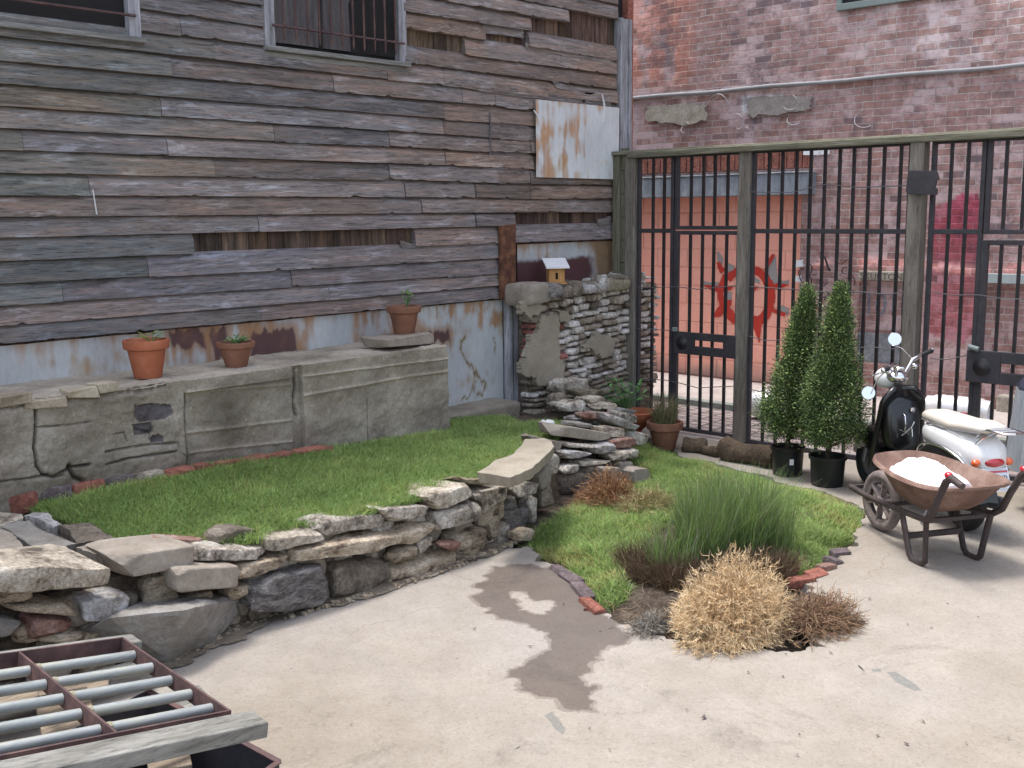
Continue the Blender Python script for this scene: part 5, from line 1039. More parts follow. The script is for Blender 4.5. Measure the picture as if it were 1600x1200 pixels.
# ================================================================ POTS
def pot(name,c,r0,r1,h,rim,m,label,cat='plant pot',soil=True,n=32,wob=0):
    o=thing(name,c,label,cat); mb=MB(); t=.012
    mb.lathe([(0,0),(r0*.96,0),(r0,.006),(lerp(r0,r1,.78)-.004,h-rim-.004),(r1-.004,h-rim),(r1+.006,h-rim+.004),(r1+.011,h-.01),(r1+.008,h),(r1-t+.004,h),(r1-t,h-.012),(r1-t-.01,h-.05),(0,h-.05)],c,n,wob=wob); mb.build('pot',m,o,smooth=35)
    if soil:
        mb=MB(); 
        def f(u,v): a=u*2*math.pi; r=v*(r1-t-.004); z=c[2]+h-.035+(fbm(np.c_[r*np.cos(a)*30,r*np.sin(a)*30,0*a],3,4)-.5)*.02; return np.c_[c[0]+r*np.cos(a),c[1]+r*np.sin(a),z]
        grid(mb,f,24,6); mb.build('soil','soil',o,smooth=180)
    return o
def leafy(o,c,n,spread,h,ls,col=(.14,.26,.07),name='plant',stems=True):
    mb=MB()
    for i in range(n):
        a=rng.uniform(0,6.28); r=spread*math.sqrt(rng.random()); z=h*rng.uniform(.35,1); p=np.array([c[0]+r*math.cos(a),c[1]+r*math.sin(a),c[2]+z]); L=ls*rng.uniform(.7,1.2); b=a+rng.normal()*.5; el=rng.uniform(-.3,.7)
        d=np.array([math.cos(b)*math.cos(el),math.sin(b)*math.cos(el),math.sin(el)]); s=np.cross(d,[0,0,1]); s/=np.linalg.norm(s); u=np.cross(s,d); k=rng.uniform(.6,1.4)
        V=[p,p+d*L*.3+s*L*.24+u*L*.06,p+d*L*.7+s*L*.22+u*L*.05,p+d*L-u*L*.05,p+d*L*.7-s*L*.22+u*L*.05,p+d*L*.3-s*L*.24+u*L*.06,p+d*L*.5]; mb.add(V,[[0,1,6],[1,2,6],[2,3,6],[3,4,6],[4,5,6],[5,0,6]],col=np.array(col)*k)
        if stems: mb.tube([(c[0],c[1],c[2]-.01),lerp(np.array(c),p,.5)+np.array([0,0,h*.1]),p],.0015,4,col=np.array(col)*.7)
    return mb.build(name,'leaf',o)
c=at(231,581,y=5.38); c[2]=.952; pA=pot('flower_pot',c,.073,.112,.205,.05,'terra','larger bright terracotta pot on the left of the concrete ledge'); leafy(pA,c+np.array([.02,-.02,.175]),14,.05,.07,.05,(.30,.42,.12))
c=at(370,580,y=5.36); c[2]=.952; pB=pot('flower_pot',c,.062,.100,.145,.035,'terrad','smaller dark terracotta pot of seedlings on the ledge, right of the larger bright pot'); leafy(pB,c+np.array([0,0,.12]),34,.06,.055,.035,(.18,.34,.12))
# slab under third pot
mb=MB(); a=at(603,545,y=5.24);b=at(680,535,y=5.24); rockbox(mb,boxc((a[0],5.22,.945),(b[0],5.50,1.03),.015,4),10,.0,.006,9,facets=5); mb.build('stone_slab','block',smooth=30,label='flat stone slab lying on the concrete ledge under a terracotta pot',cat='slab')
c=at(632,528,y=5.38); c[2]=1.028; pC=pot('flower_pot',c,.068,.106,.185,.045,'terrad','dusty terracotta pot with a single seedling, standing on the stone slab'); leafy(pC,c+np.array([.03,0,.15]),12,.025,.13,.05,(.16,.32,.10))
c=at(1038,701,z=0.); pD=pot('flower_pot',c,.082,.132,.215,.06,'terrad','terracotta pot of dry tufted grass in front of the small gate',cat='plant pot')
mb=MB(); N=620; k=rng.uniform(.5,1.3,(N,1)); cc=np.where(rng.random((N,1))<.35,np.array([.13,.19,.07]),np.array([.26,.20,.12]))*k; tuft(mb,c+np.array([0,0,.18]),.08,.08,N,.12,.30,.35,cc,6,(.002,.004)); mb.build('dry_grass','straw',pD)
c=at(982,678,x=6.82); c[2]=0.0; c=np.array([6.80,5.02,0.]); z=float(at(985,660,x=6.8)[2])
pE=thing('bowl_planter',c,'round orange bowl planter on a pedestal foot behind the stone pile, beside the gate post','plant pot'); mb=MB(); mb.lathe([(0,0),(.07,0),(.075,.01),(.045,.05),(.04,.10),(.07,.13),(.13,.19),(.155,.235),(.16,.255),(.15,.262),(.14,.25),(.12,.22),(0,.215)],c,32); mb.build('bowl','terra',pE,smooth=40)
leafy(pE,c+np.array([-.05,.08,.23]),70,.17,.26,.055,(.14,.30,.10))
# ================================================================ CONIFERS
M['potblk']=mat('black_nursery_pot',[(.3,(.010,.011,.012)),(.7,(.018,.019,.02))],6,rough=.45,bump=.05,speck=.1,spec=.4); M['collar']=mat('yellowed_weld',[(.3,(.24,.23,.16)),(.7,(.33,.31,.22))],20,rough=.8); M['bark']=mat('bark',[(.3,(.05,.035,.025)),(.6,(.12,.09,.065)),(.8,(.2,.16,.12))],30,bump=.8,speck=.3)
def conifer(c,top,Rm,hp,rp,label,seed,sticker=False):
    o=thing('conifer',c,label,'tree','potted conifers by the gate'); g=np.random.default_rng(seed); mb=MB(); r0=rp*.86
    mb.lathe([(0,0),(r0,0),(r0+.003,.01),(rp-.004,hp-.025),(rp+.006,hp-.022),(rp+.008,hp),(rp-.004,hp),(rp-.008,hp-.03),(0,hp-.03)],c,32); mb.build('pot','potblk',o,smooth=40)
    mb=MB(); b=np.array(c)+np.array([0,0,hp-.03]); tp=np.array(top); pts=[lerp(b,tp,t)+np.array([.012*math.sin(t*5+seed),.01*math.cos(t*4),0]) for t in np.linspace(0,1,12)]; mb.tube(pts,np.linspace(.016,.003,12),8); mb.build('trunk','bark',o,smooth=60)
    if sticker: 
        mb=MB(); vd=-np.array([c[0],c[1]])/math.hypot(c[0],c[1]); a=math.atan2(vd[1],vd[0])+.25; nx=np.array([math.cos(a),math.sin(a),0]); tx=np.array([-nx[1],nx[0],0]); q=np.array(c)+nx*(rp*.955+.002)+np.array([0,0,hp*.55]); mb.prism([q-tx*.014-np.array([0,0,.02]),q+tx*.014-np.array([0,0,.02]),q+tx*.014+np.array([0,0,.02]),q-tx*.014+np.array([0,0,.02])],nx*.001); mb.build('sticker','paper',o)
    # crown: whorled shoots, each a spray of needle clusters
    z0=.11; mb=MB(); tw=MB(); NB=1500; NN=0; H=tp[2]-b[2]
    t=g.random(NB)**1.15*.93+.07; an=g.uniform(0,6.283,NB); 
    prof=lambda t,a: Rm*np.clip((1-t)**.82,0,1)*np.clip(.45+t*5,0,1)*(.55+.75*vn(np.c_[np.cos(a)*2.2+seed,np.sin(a)*2.2,t*9],seed))
    rr=prof(t,an)*(.55+.5*g.random(NB)**.5); base=lerp(b[None],tp[None],t[:,None]); end=base+np.c_[np.cos(an)*rr,np.sin(an)*rr,rr*.35+.01]
    P=np.stack([base,lerp(base,end,.5)-np.array([0,0,.008]),end],1)[:520]; twigs(tw,P,np.array([.0035,.0025,.001])[None,:]*np.ones((len(P),1)),np.tile([.12,.085,.06],(len(P),1))); tw.build('branches','straw',o)
    per=30; n=NB*per; i=np.repeat(np.arange(NB),per); sp=.021+.012*(1-t[i]); q=end[i]+g.normal(0,1,(n,3))*sp[:,None]*np.array([1,1,1.1]); q=lerp(q,base[i],(g.random(n)**3*.35)[:,None])
    ax=lerp(b[None],tp[None],np.clip((q[:,2]-b[2])/H,0,1)[:,None]); d=q-ax; d[:,2]+=.05; d/=np.linalg.norm(d,axis=1)[:,None]+1e-9; d+=g.normal(0,.5,(n,3)); d/=np.linalg.norm(d,axis=1)[:,None]; L=g.uniform(.010,.021,n)
    K=3; tt=np.linspace(0,1,K)[None,:,None]; Q=q[:,None]+d[:,None]*L[:,None,None]*tt; sd=np.cross(d,g.normal(0,1,(n,3))); sd/=np.linalg.norm(sd,axis=1)[:,None]+1e-9
    cl=(.45+1.1*g.random(NB)**1.4)[i][:,None]; k=cl*g.uniform(.75,1.25,(n,1)); cc=np.where(g.random((n,1))<.38,np.array([.28,.36,.12]),np.array([.085,.14,.055]))*k
    ribbons(mb,Q,np.array([.0022,.0028,.0006])[None,:]*np.ones((n,1)),cc,sd); mb.build('crown','needle',o); return o
c=at(1230,741,z=0.); tp=at(1263,456,x=c[0]+.0); conifer(c,tp,.222,.20,.112,'smaller darker potted conifer, left one of the pair by the gate',3,True)
c=at(1292,757,z=0.); tp=at(1314,451,x=c[0]+.0); conifer(c,tp,.225,.20,.118,'taller brighter green potted conifer, right one of the pair next to the scooter',8)
# ================================================================ LOGS
M['log']=mat('rolled_turf_brown',[(.3,(.05,.034,.022)),(.55,(.11,.078,.05)),(.8,(.19,.145,.10))],7,bump=1,bdist=.02,speck=.3,fine=70)
def log(p,q,r,label,seed):
    p=np.array(p);q=np.array(q); mb=MB(); n=18; K=16; T_=np.linspace(0,1,K); pts=[lerp(p,q,t)+np.array([0,0,r*.92+.004*math.sin(t*9+seed)]) for t in T_]; rr=r*(1+.10*np.sin(T_*7+seed)); rr[0]*=.8; rr[-1]*=.85
    mb.tube(pts,rr,n); V=mb.V[0]; V+=((fbm(V*11+seed,4,seed)-.5)*r*.7)[:,None]*np.array([1,1,.8]); V[:,2]=np.maximum(V[:,2],.003); mb.build('log','log',smooth=50,label=label,cat='log',group='logs lying along the gate')
a=at(1128,716,z=0.);b=at(1212,732,z=0.); log(a,b,.078,'longest brown log, lying against the left nursery pot',1)
a=at(1066,705,z=0.);b=at(1104,707,z=0.); log(a,b,.055,'short lumpy log beside the pot of dry grass',2)
a=at(1098,709,z=0.);b=at(1126,715,z=0.); log(a,b,.04,'smallest mossy log piece between the two others',3)
# ================================================================ KEGS
M['keg']=mat('brushed_aluminium',[(.3,(.62,.62,.62)),(.7,(.78,.78,.8))],5,rough=.35,metal=.35,bump=.1,speck=.05,stretch=(1,6,1))
M['keglab']=plain('red_label',(.5,.04,.10),.6)
def keg(c,l,r,label):
    o=thing('metal_keg',c,label,'keg','metal kegs lying by the kerb'); ax=np.array([.09,-1,0]); ax/=np.linalg.norm(ax); C=np.array(c)+np.array([0,0,r]); h=l/2; mb=MB(); prof=[(0,-h+.03),(r*.72,-h+.03),(r*.74,-h),(r*.82,-h),(r*.84,-h+.05),(r*.93,-h+.07),(r*.96,-h*.55),(r*1.0,-h*.5),(r*.96,-h*.45),(r*.96,h*.45),(r*1.,h*.5),(r*.96,h*.55),(r*.93,h-.07),(r*.84,h-.05),(r*.82,h),(r*.74,h),(r*.72,h-.03),(0,h-.03)]
    mb.lathe(prof,C,40,ax); mb.build('barrel','keg',o,smooth=35); mb=MB(); q=C+ax*(h*.35)+np.array([-r*.9,0,-r*.32]); mb.box(q-np.array([.012,.025,.045]),q+np.array([.002,.025,.045])); mb.build('label_sticker','keglab',o)
keg(at(1496,663,z=-.02),.52,.125,'bright aluminium keg with a red label, lying on its side behind the scooter seat')
keg(at(1205,655,z=-.02),.42,.13,'white-looking keg mostly hidden behind the left conifer')
# ================================================================ BIRDHOUSE
M['pine']=wood_mat('fresh_pine',[(.3,(.42,.21,.08)),(.6,(.52,.29,.12)),(.8,(.6,.38,.19))],.8,attr=False,axis='z'); M['roofw']=plain('white_painted_roof',(.72,.72,.74),.6)
c=at(868,442,y=5.55); c[2]=1.262; bh=thing('birdhouse',c,'small orange-brown wooden birdhouse with white roof on top of the rubble wall','birdhouse')
R3=np.eye(4); an=R_(-38); R3[:3,:3]=[[math.cos(an),-math.sin(an),0],[math.sin(an),math.cos(an),0],[0,0,1]]; R3[:3,3]=c
w_,d_,hf,hb=.062,.055,.135,.175
mb=MB(R3); mb.prism([(-w_,-d_,0),(-w_,d_,0),(-w_,d_,hb),(-w_,-d_,hf)],(.010,0,0)); mb.prism([(w_-.01,-d_,0),(w_-.01,d_,0),(w_-.01,d_,hb),(w_-.01,-d_,hf)],(.010,0,0)); mb.box((-w_+.01,d_-.01,0),(w_-.01,d_,hb)); mb.box((-w_+.01,-d_+.01,0),(w_-.01,d_-.01,.01))
for a,b,e,f_ in ((-w_+.01,-.010,0,hf),(.010,w_-.01,0,hf),(-.010,.010,0,.035),(-.010,.010,.085,hf)): mb.box((a,-d_,e),(b,-d_+.01,f_))
mb.build('body','pine',bh); mb=MB(R3); mb.box((-.010,-d_+.012,.03),(.010,-d_+.014,.09)); mb.build('entrance','dark',bh)
mb=MB(R3); mb.box((-w_-.01,-d_-.05,.0),(w_+.01,-d_-.001,.01)); mb.build('ledge','pine',bh)
mb=MB(R3); dz=(hb-hf)/(2*d_); mb.prism([(-w_-.03,-d_-.045,hf-.045*dz+.002),(w_+.03,-d_-.045,hf-.045*dz+.002),(w_+.03,d_+.02,hb+.02*dz+.002),(-w_-.03,d_+.02,hb+.02*dz+.002)],(0,0,.012)); rf=mb.build('roof','roofw',bh)
# ================================================================ SCOOTER  (local u forward, v left, w up)
sr=at(1506,828,z=0.); sf=np.array([6.70,3.03,0.]); d=sf-sr; WB=np.linalg.norm(d); u=d/WB; v=np.array([-u[1],u[0],0]); mid=(sr+sf)/2
k=.79; T4=np.eye(4); T4[:3,0]=u*k; T4[:3,1]=v*k; T4[:3,2]=[0,0,k]; T4[:3,3]=sr     # origin = rear wheel contact
WBL=WB/k; 
sc=thing('scooter',mid,'retro scooter with black front shield, cream seat and white tail, parked by the gate','scooter')
M['blkp']=plain('black_gloss_paint',(.005,.005,.006),.3,0,.35,speck=0,bump=0); M['whtp']=plain('white_gloss_paint',(.80,.80,.80),.2,0,.8,speck=.02,bump=0); M['chrome']=plain('chrome',(.85,.85,.87),.12,1,0,speck=0,bump=0); M['rubber']=plain('rubber',(.015,.015,.016),.8)
M['seat']=plain('cream_vinyl',(.62,.57,.50),.45,speck=.03); M['redl']=plain('red_lens',(.5,.02,.03),.15,coat=1); M['amb']=plain('orange_lens',(.75,.12,.02),.2,coat=1); M['gsteel']=plain('grey_steel',(.25,.25,.27),.4,.6); M['mirr']=plain('mirror_glass',(.82,.84,.86),.08,.9,speck=0,bump=0)
def SM(): return MB(T4)
def wheel(x,rr,par,nm='wheel'):
    mb=SM(); t=.048; prof=[(rr-t*2+t*(1-math.cos(a)) if 0 else rr-t+t*math.cos(a),t*math.sin(a)) for a in np.linspace(0,2*math.pi,15)]; mb.lathe(prof,(x,0,rr),36,(0,1,0)); o=mb.build(nm,'rubber',par,smooth=50)
    mb=SM(); mb.lathe([(0,-.05),(.05,-.05),(.06,-.03),(rr-.085,-.02),(rr-.075,-.035),(rr-.065,-.035),(rr-.065,.035),(rr-.075,.035),(rr-.085,.02),(.06,.03),(.05,.05),(0,.05)],(x,0,rr),30,(0,1,0)); mb.build('rim','gsteel',o,smooth=35); return o
wheel(0,.215,sc); wheel(WBL,.215,sc)
def loft(mb,secs,n=24,caps=True):
    """secs: list of (center(x,y,z), half width, half height, x-shear angle) superellipse rings in planes normal to local u tilted"""
    V=[]
    for (cx,cz,hw,hh,tilt,e) in secs:
        for j in range(n):
            a=2*math.pi*j/n; ca,sa=math.cos(a),math.sin(a); y=hw*abs(ca)**(2/e)*(1 if ca>=0 else -1); z=hh*abs(sa)**(2/e)*(1 if sa>=0 else -1); V.append([cx+z*math.sin(tilt),y,cz+z*math.cos(tilt)])
    K=len(secs); F=[[i*n+j,(i+1)*n+j,(i+1)*n+(j+1)%n,i*n+(j+1)%n] for i in range(K-1) for j in range(n)]
    if caps: F+=[list(range(n)),[(K-1)*n+j for j in range(n)][::-1]]
    return mb.add(V,F)
# tail body
mb=SM(); loft(mb,[(-.30,.50,.03,.06,-.3,2.2),(-.28,.52,.10,.12,-.3,2.4),(-.22,.57,.145,.135,-.25,2.5),(-.10,.625,.165,.115,-.15,2.6),(.06,.655,.175,.10,0,2.7),(.22,.66,.165,.09,.1,2.7),(.36,.65,.14,.085,.1,2.6),(.43,.64,.10,.08,.1,2.4)],32); mb.build('tail_body','whtp',sc,smooth=60)
# side cowl (black side panel) each side
for s in (1,-1):
    mb=SM(); mb.ell((.09,s*.12,.45),(.33,.11,.17),28,16); mb.build('side_panel','blkp',sc,smooth=180)
    mb=SM(); P=[(.09+.335*math.cos(a),s*(.12+.075*abs(math.sin(a))),.45+.168*math.sin(a)) for a in np.linspace(R_(15),R_(190),24)]; mb.tube(P,.011,8); mb.build('chrome_trim','chrome',sc,smooth=60)
# seat
mb=SM(); loft(mb,[(-.30,.79,.05,.015,0,2.2),(-.27,.79,.11,.03,0,2.4),(-.12,.785,.145,.045,0,2.5),(.05,.765,.145,.05,0,2.5),(.18,.765,.13,.055,.1,2.5),(.36,.77,.12,.05,.1,2.5),(.46,.76,.09,.045,.1,2.3),(.49,.755,.04,.02,.1,2.)],28); mb.build('seat','seat',sc,smooth=60)
mb=SM(); P=[(-.28+.77*t,.0,.735) for t in np.linspace(0,1,2)]; mb.tube([(-.28,.105,.765),(-.1,.148,.75),(.1,.148,.735),(.3,.13,.735),(.46,.09,.735)],.006,6); mb.build('seat_piping','gsteel',sc,smooth=60)
# rack
mb=SM(); 
for s in (1,-1): mb.tube([(-.18,s*.07,.72),(-.26,s*.07,.79),(-.34,s*.09,.80),(-.48,s*.075,.80),(-.50,s*.0,.80)],.009,8)
for x in (-.33,-.39,-.45): mb.tube([(x,-.085,.80),(x,.085,.80)],.006,6)
mb.tube([(-.20,.10,.66),(-.30,.10,.74),(-.40,.08,.80)],.008,6); mb.build('luggage_rack','chrome',sc,smooth=60)
# tail light, indicators, plate
mb=SM(); mb.ell((-.30,0,.565),(.035,.075,.035),16,10); mb.build('tail_light','redl',sc,smooth=180)
for s in (1,-1):
    mb=SM(); mb.ell((-.275,s*.125,.56),(.03,.032,.028),14,10); mb.build('indicator','amb',sc,smooth=180)
mb=SM(); loft(mb,[(-.285,.30,.10,.02,0,3),(-.30,.38,.105,.1,-.35,4),(-.31,.40,.105,.1,-.35,4),(-.28,.5,.09,.03,-.3,3)],20); 
pr=SM(); th=R_(-22); 
def PL(a,b,o=0): # plate local: a to the right seen from behind, b up
    return np.array([-.335-o-b*math.sin(R_(20))*-1,-a,.455+b*math.cos(R_(20))])
M['plate']=plain('plate_enamel',(.68,.72,.78),.35,speck=.03); M['platetx']=plain('plate_letters',(.03,.05,.12),.5); M['blue']=plain('plate_blue',(.05,.1,.35),.5); M['yel']=plain('plate_yellow',(.6,.35,.05),.5)
mb=SM(); Q=[PL(a,b) for a,b in ((-.09,-.065),(.09,-.065),(.09,.065),(-.09,.065))]; mb.prism(Q,(-.003,0,0)); mb.prism([PL(a,b,-.004) for a,b in ((-.1,-.085),(.1,-.085),(.1,.075),(-.1,.075))],(.004,0,0)); plt=mb.build('number_plate','plate',sc)
V,F=text_mesh('83JWP',.058); mb=SM(); mb.add([PL(p[0]*1.0,p[1]*1.1-.0,.0045+p[2]) for p in V],F); mb.build('plate_text','platetx',plt)
mb=SM(); mb.prism([PL(a,b,.0035) for a,b in ((-.088,.045),(.088,.045),(.088,.06),(-.088,.06))],(-.001,0,0)); mb.build('plate_stripe','redl',plt)
for a0,a1,mm in ((-.085,-.03,'blue'),(-.03,.02,'redl'),(.02,.06,'yel')): mb=SM(); mb.prism([PL(a,b,.0035) for a,b in ((a0,-.058),(a1,-.058),(a1,-.032),(a0,-.032))],(-.001,0,0)); mb.build('plate_sticker',mm,plt)
# rear mudguard and under parts
mb=SM(); P=[]
for a in np.linspace(R_(35),R_(170),16):
    for y in (-.075,0,.075): P.append((.0+.27*math.cos(a),y,.215+.27*math.sin(a)+(.012 if y==0 else 0)))
mb.add(P,[[3*i+j,3*i+j+1,3*i+j+4,3*i+j+3] for i in range(15) for j in range(2)]); mb.build('rear_mudguard','blkp',sc,smooth=60)
mb=SM(); mb.box((-.05,-.06,.16),(.42,.08,.33)); mb.lathe([(0,-.06),(.08,-.06),(.1,0),(.08,.05),(0,.05)],(.28,.10,.24),20,(0,1,0)); mb.build('engine','gsteel',sc,bevel=.015)
mb=SM(); mb.lathe([(0,-.22),(.035,-.22),(.05,-.17),(.05,.12),(.03,.17),(0,.17)],(-.06,-.15,.22),16,(-1,0,.12)); mb.build('exhaust','gsteel',sc,smooth=40)
mb=SM(); mb.tube([(.25,.12,.14),(.22,.2,.0),(.16,.22,.0)],.011,6); mb.build('kickstand','gsteel',sc)
# floorboard + tunnel
mb=SM(); loft(mb,[(.40,.30,.16,.07,0,4),(.5,.25,.19,.035,0,4),(.75,.25,.2,.03,0,4),(.90,.28,.2,.04,0,4),(.98,.38,.19,.03,-.5,4)],24); mb.build('floorboard','blkp',sc,smooth=50)
# leg shield: curved tall shield
def shield(xo,th_,wtop,name,m):
    mb=SM(); nu,nv=20,22
    def f(uu,vv):
        z=lerp(.26,.92,vv); hw=.215*np.clip(1-.12*vv-(np.maximum(vv-.78,0)/.22)**2*.45,.3,1)*wtop; s=(uu-.5)*2; y=s*hw; x=lerp(.90,1.10,1-vv)-.0+.06*(1-s*s)-.13*vv*0+xo-(.06*np.sin(vv*3.1)); x=lerp(1.0,.86,vv)+.05*(1-s**2)+xo
        return np.stack([x,y,z],1)
    grid(mb,f,nu,nv); o=mb.build(name,m,sc,smooth=180); md=o.modifiers.new('solid','SOLIDIFY'); md.thickness=th_; return o
shield(0,.03,1.,'leg_shield','blkp')
mb=SM(); loft(mb,[(.83,.60,.12,.2,.1,3.2),(.87,.62,.15,.22,.1,3.2),(.92,.62,.15,.22,.1,3.2)],24); mb.build('glove_box','blkp',sc,smooth=60)
mb=SM(); mb.tube([(.835,.015,.70),(.80,.02,.69),(.79,.02,.62),(.80,.02,.56),(.82,.0,.55)],.005,6); mb.tube([(.82,.03,.53),(.79,-.035,.60),(.80,-.06,.64)],.005,6); mb.tube([(.82,.05,.58),(.80,-.05,.52),(.82,-.05,.60)],.005,6); mb.build('bag_hook','chrome',sc,smooth=60)
mb=SM(); mb.lathe([(0,0),(.02,0),(.02,.01),(0,.012)],(.835,-.06,.73),14,(-1,0,0)); mb.build('ignition_lock','chrome',sc,smooth=40)
# front mudguard and fork
mb=SM(); loft(mb,[(WBL-.27,.30,.03,.04,0,2),(WBL-.2,.36,.07,.09,.2,2.4),(WBL,.42,.085,.10,0,2.6),(WBL+.16,.36,.07,.09,-.2,2.4),(WBL+.24,.28,.04,.05,-.2,2)],20); mb.build('front_mudguard','blkp',sc,smooth=60)
mb=SM(); mb.tube([(WBL,.07,.215),(WBL-.03,.07,.34)],.018,8); mb.tube([(WBL-.06,0,.35),(.94,0,.95)],.03,10); mb.build('fork','gsteel',sc,smooth=60)
ST_=R_(33); Rz=np.eye(4); Rz[:2,:2]=[[math.cos(ST_),-math.sin(ST_)],[math.sin(ST_),math.cos(ST_)]]; pv=np.array([.93,0,0]); Rz[:3,3]=pv-Rz[:3,:3]@pv; T4h=T4@Rz
def HM(): return MB(T4h)
# handlebar, headset, speedometer, headlight, levers, grips, mirrors
hz=1.0; hxx=.92
mb=HM(); mb.ell((hxx+.04,0,.98),(.09,.09,.055),20,12); mb.tube([(hxx-.02,.28,1.08),(hxx-.01,.15,1.10),(hxx+.01,.07,1.0),(hxx+.01,-.07,1.0),(hxx-.01,-.15,1.10),(hxx-.02,-.28,1.13)],.017,10); mb.build('handlebar','chrome',sc,smooth=60)
mb=HM(); mb.ell((hxx+.13,0,.96),(.09,.085,.085),20,14); mb.build('headlight','whtp',sc,smooth=180)
mb=HM(); mb.lathe([(0,0),(.05,0),(.055,.02),(.045,.03),(0,.03)],(hxx+.03,0,1.035),24,(-.4,0,1)); mb.build('speedometer','chrome',sc,smooth=40); 
for s in (1,-1):
    mb=HM(); mb.tube([(hxx-.02,s*.27,1.08 if s>0 else 1.125),(hxx-.05,s*.40,1.08 if s>0 else 1.155)],.019,10); mb.build('grip','rubber',sc,smooth=50); mb=HM(); mb.ell((hxx-.05,s*.405,1.08 if s>0 else 1.157),(.019,.016,.019),10,8); mb.build('grip_end','chrome',sc,smooth=180)
    mb=HM(); mb.tube([(hxx+.02,s*.20,1.04),(hxx+.06,s*.26,1.03),(hxx+.04,s*.40,1.03)],.006,6); mb.ell((hxx,s*.215,1.045),(.03,.03,.025),12,8); mb.build('brake_lever','chrome',sc,smooth=60)
Ti=np.linalg.inv(T4h)
def mirror(bx,by,bz,px,py,X):
    m_=(Ti@np.append(at(px,py,x=X),1))[:3]; mx,my,mz=m_; ax=(Ti[:3,:3]@np.array([.80,.42,-.25]))
    mb=HM(); mb.tube([(bx,by,bz),(lerp(bx,mx,.5)+.02,lerp(by,my,.5),lerp(bz,mz,.5)+.01),(mx,my,mz-.05)],.005,6); mb.build('mirror_stem','chrome',sc,smooth=60)
    mb=HM(); mb.lathe([(0,.02),(.038,.016),(.052,.007),(.055,0),(.05,-.006),(0,-.006)],(mx,my,mz),28,tuple(ax)); mb.build('mirror','mirr',sc,smooth=40)
hw=(T4h@np.array([hxx,0,1,1]))[:3]
mirror(hxx-.01,-.17,1.10,1398,530,hw[0]+.06); mirror(hxx-.01,.17,1.09,1357,614,hw[0]-.16)
# ================================================================ WHEELBARROW (u towards the handles, v to its left seen from behind..)
wb0=at(1376,829,z=0.); u=np.array([-.53,-.85,0]); u/=np.linalg.norm(u); v=np.array([-u[1],u[0],0])   # v: towards photo right
kk=1.; T5=np.eye(4); T5[:3,0]=u*kk; T5[:3,1]=v*kk; T5[:3,2]=[0,0,kk]; T5[:3,3]=wb0
def BM(): return MB(T5)
M['tray']=mat('rusty_tray',[(.3,(.115,.062,.047)),(.5,(.185,.11,.085)),(.7,(.29,.20,.16))],5,rough=.8,bump=.2,speck=.2,fine=90); M['bframe']=mat('dark_frame',[(.3,(.03,.022,.024)),(.7,(.075,.055,.052))],9,rough=.6,bump=.2)
M['rustw']=mat('dusty_wheel',[(.3,(.12,.095,.09)),(.6,(.22,.18,.17)),(.8,(.3,.26,.24))],12,rough=.9,bump=.3)
br=thing('wheelbarrow',wb0+u*.4,'rusty brown wheelbarrow with dark iron legs and a red grip, in front of the scooter','wheelbarrow')
RW=.175; mb=BM(); mb.lathe([(RW-.03+.028*math.cos(a),.026*math.sin(a)) for a in np.linspace(0,2*math.pi,13)],(0,0,RW),40,(0,1,0)); wl=mb.build('wheel','rustw',br,smooth=50)
mb=BM(); mb.lathe([(.105,-.012),(.13,-.018),(.13,.018),(.105,.012)],(0,0,RW),32,(0,1,0)); mb.lathe([(0,-.035),(.028,-.035),(.03,-.01),(.03,.01),(.028,.035),(0,.035)],(0,0,RW),16,(0,1,0))
for i in range(6): a=i*math.pi/3+.3; mb.beam((.02*math.cos(a),0,RW+.02*math.sin(a)),(.12*math.cos(a),0,RW+.12*math.sin(a)),.012,.035,up=(0,1,0))
mb.build('rim','rustw',wl,smooth=40)
# tray: rim and floor outlines in local coords
def loc(p): p=np.array(p)-wb0; return np.array([p@u,p@v,p[2]])
RIMZ=.455
def rimpt(px,py): return loc(at(px,py,z=RIMZ))
def trayring(s,z,x0,x1,w0,w1,n=40):
    P=[]
    for j in range(n):
        a=2*math.pi*j/n; ca,sa=math.cos(a),math.sin(a); t=abs(ca)**.62*(1 if ca>0 else -1); y=abs(sa)**.62*(1 if sa>0 else -1); x=lerp(x0,x1,(t+1)/2); w=lerp(w0,w1,(t+1)/2); P.append((x,y*w,z+ (0.03 if s else 0)*max(0,-t)))
    return P
RX0,RX1=.10,.80
rings=[trayring(1,.455,RX0-.0,RX1,.20,.275),trayring(1,.442,RX0+.012,RX1-.012,.19,.265),trayring(1,.41,RX0+.045,RX1-.035,.18,.24),trayring(0,.325,RX0+.14,RX1-.12,.14,.19),trayring(0,.29,RX0+.2,RX1-.17,.11,.15),trayring(0,.286,RX0+.33,RX1-.30,.04,.05)]
outer_=[[(x,y*1.01,z-.006) for x,y,z in r] for r in rings]; rimr=[(lerp(.45,x,1.03),y*1.04,z-.004) for x,y,z in rings[0]]
mb=BM(); n=40; V=[p for r in rings for p in r]+[p for p in rimr]+[(x,y*1.03,z-.014) for x,y,z in rimr]+[p for r in outer_[1:] for p in r]
seq=[5,4,3,2,1,0,6,7,8,9,10,11,12]; F=[]
for a,b in zip(seq[:-1],seq[1:]): F+=[[a*n+j,a*n+(j+1)%n,b*n+(j+1)%n,b*n+j] for j in range(n)]
F+=[[5*n+j for j in range(n)],[12*n+j for j in range(n)][::-1]]; mb.add(V,F); mb.build('tray','tray',br,smooth=60)
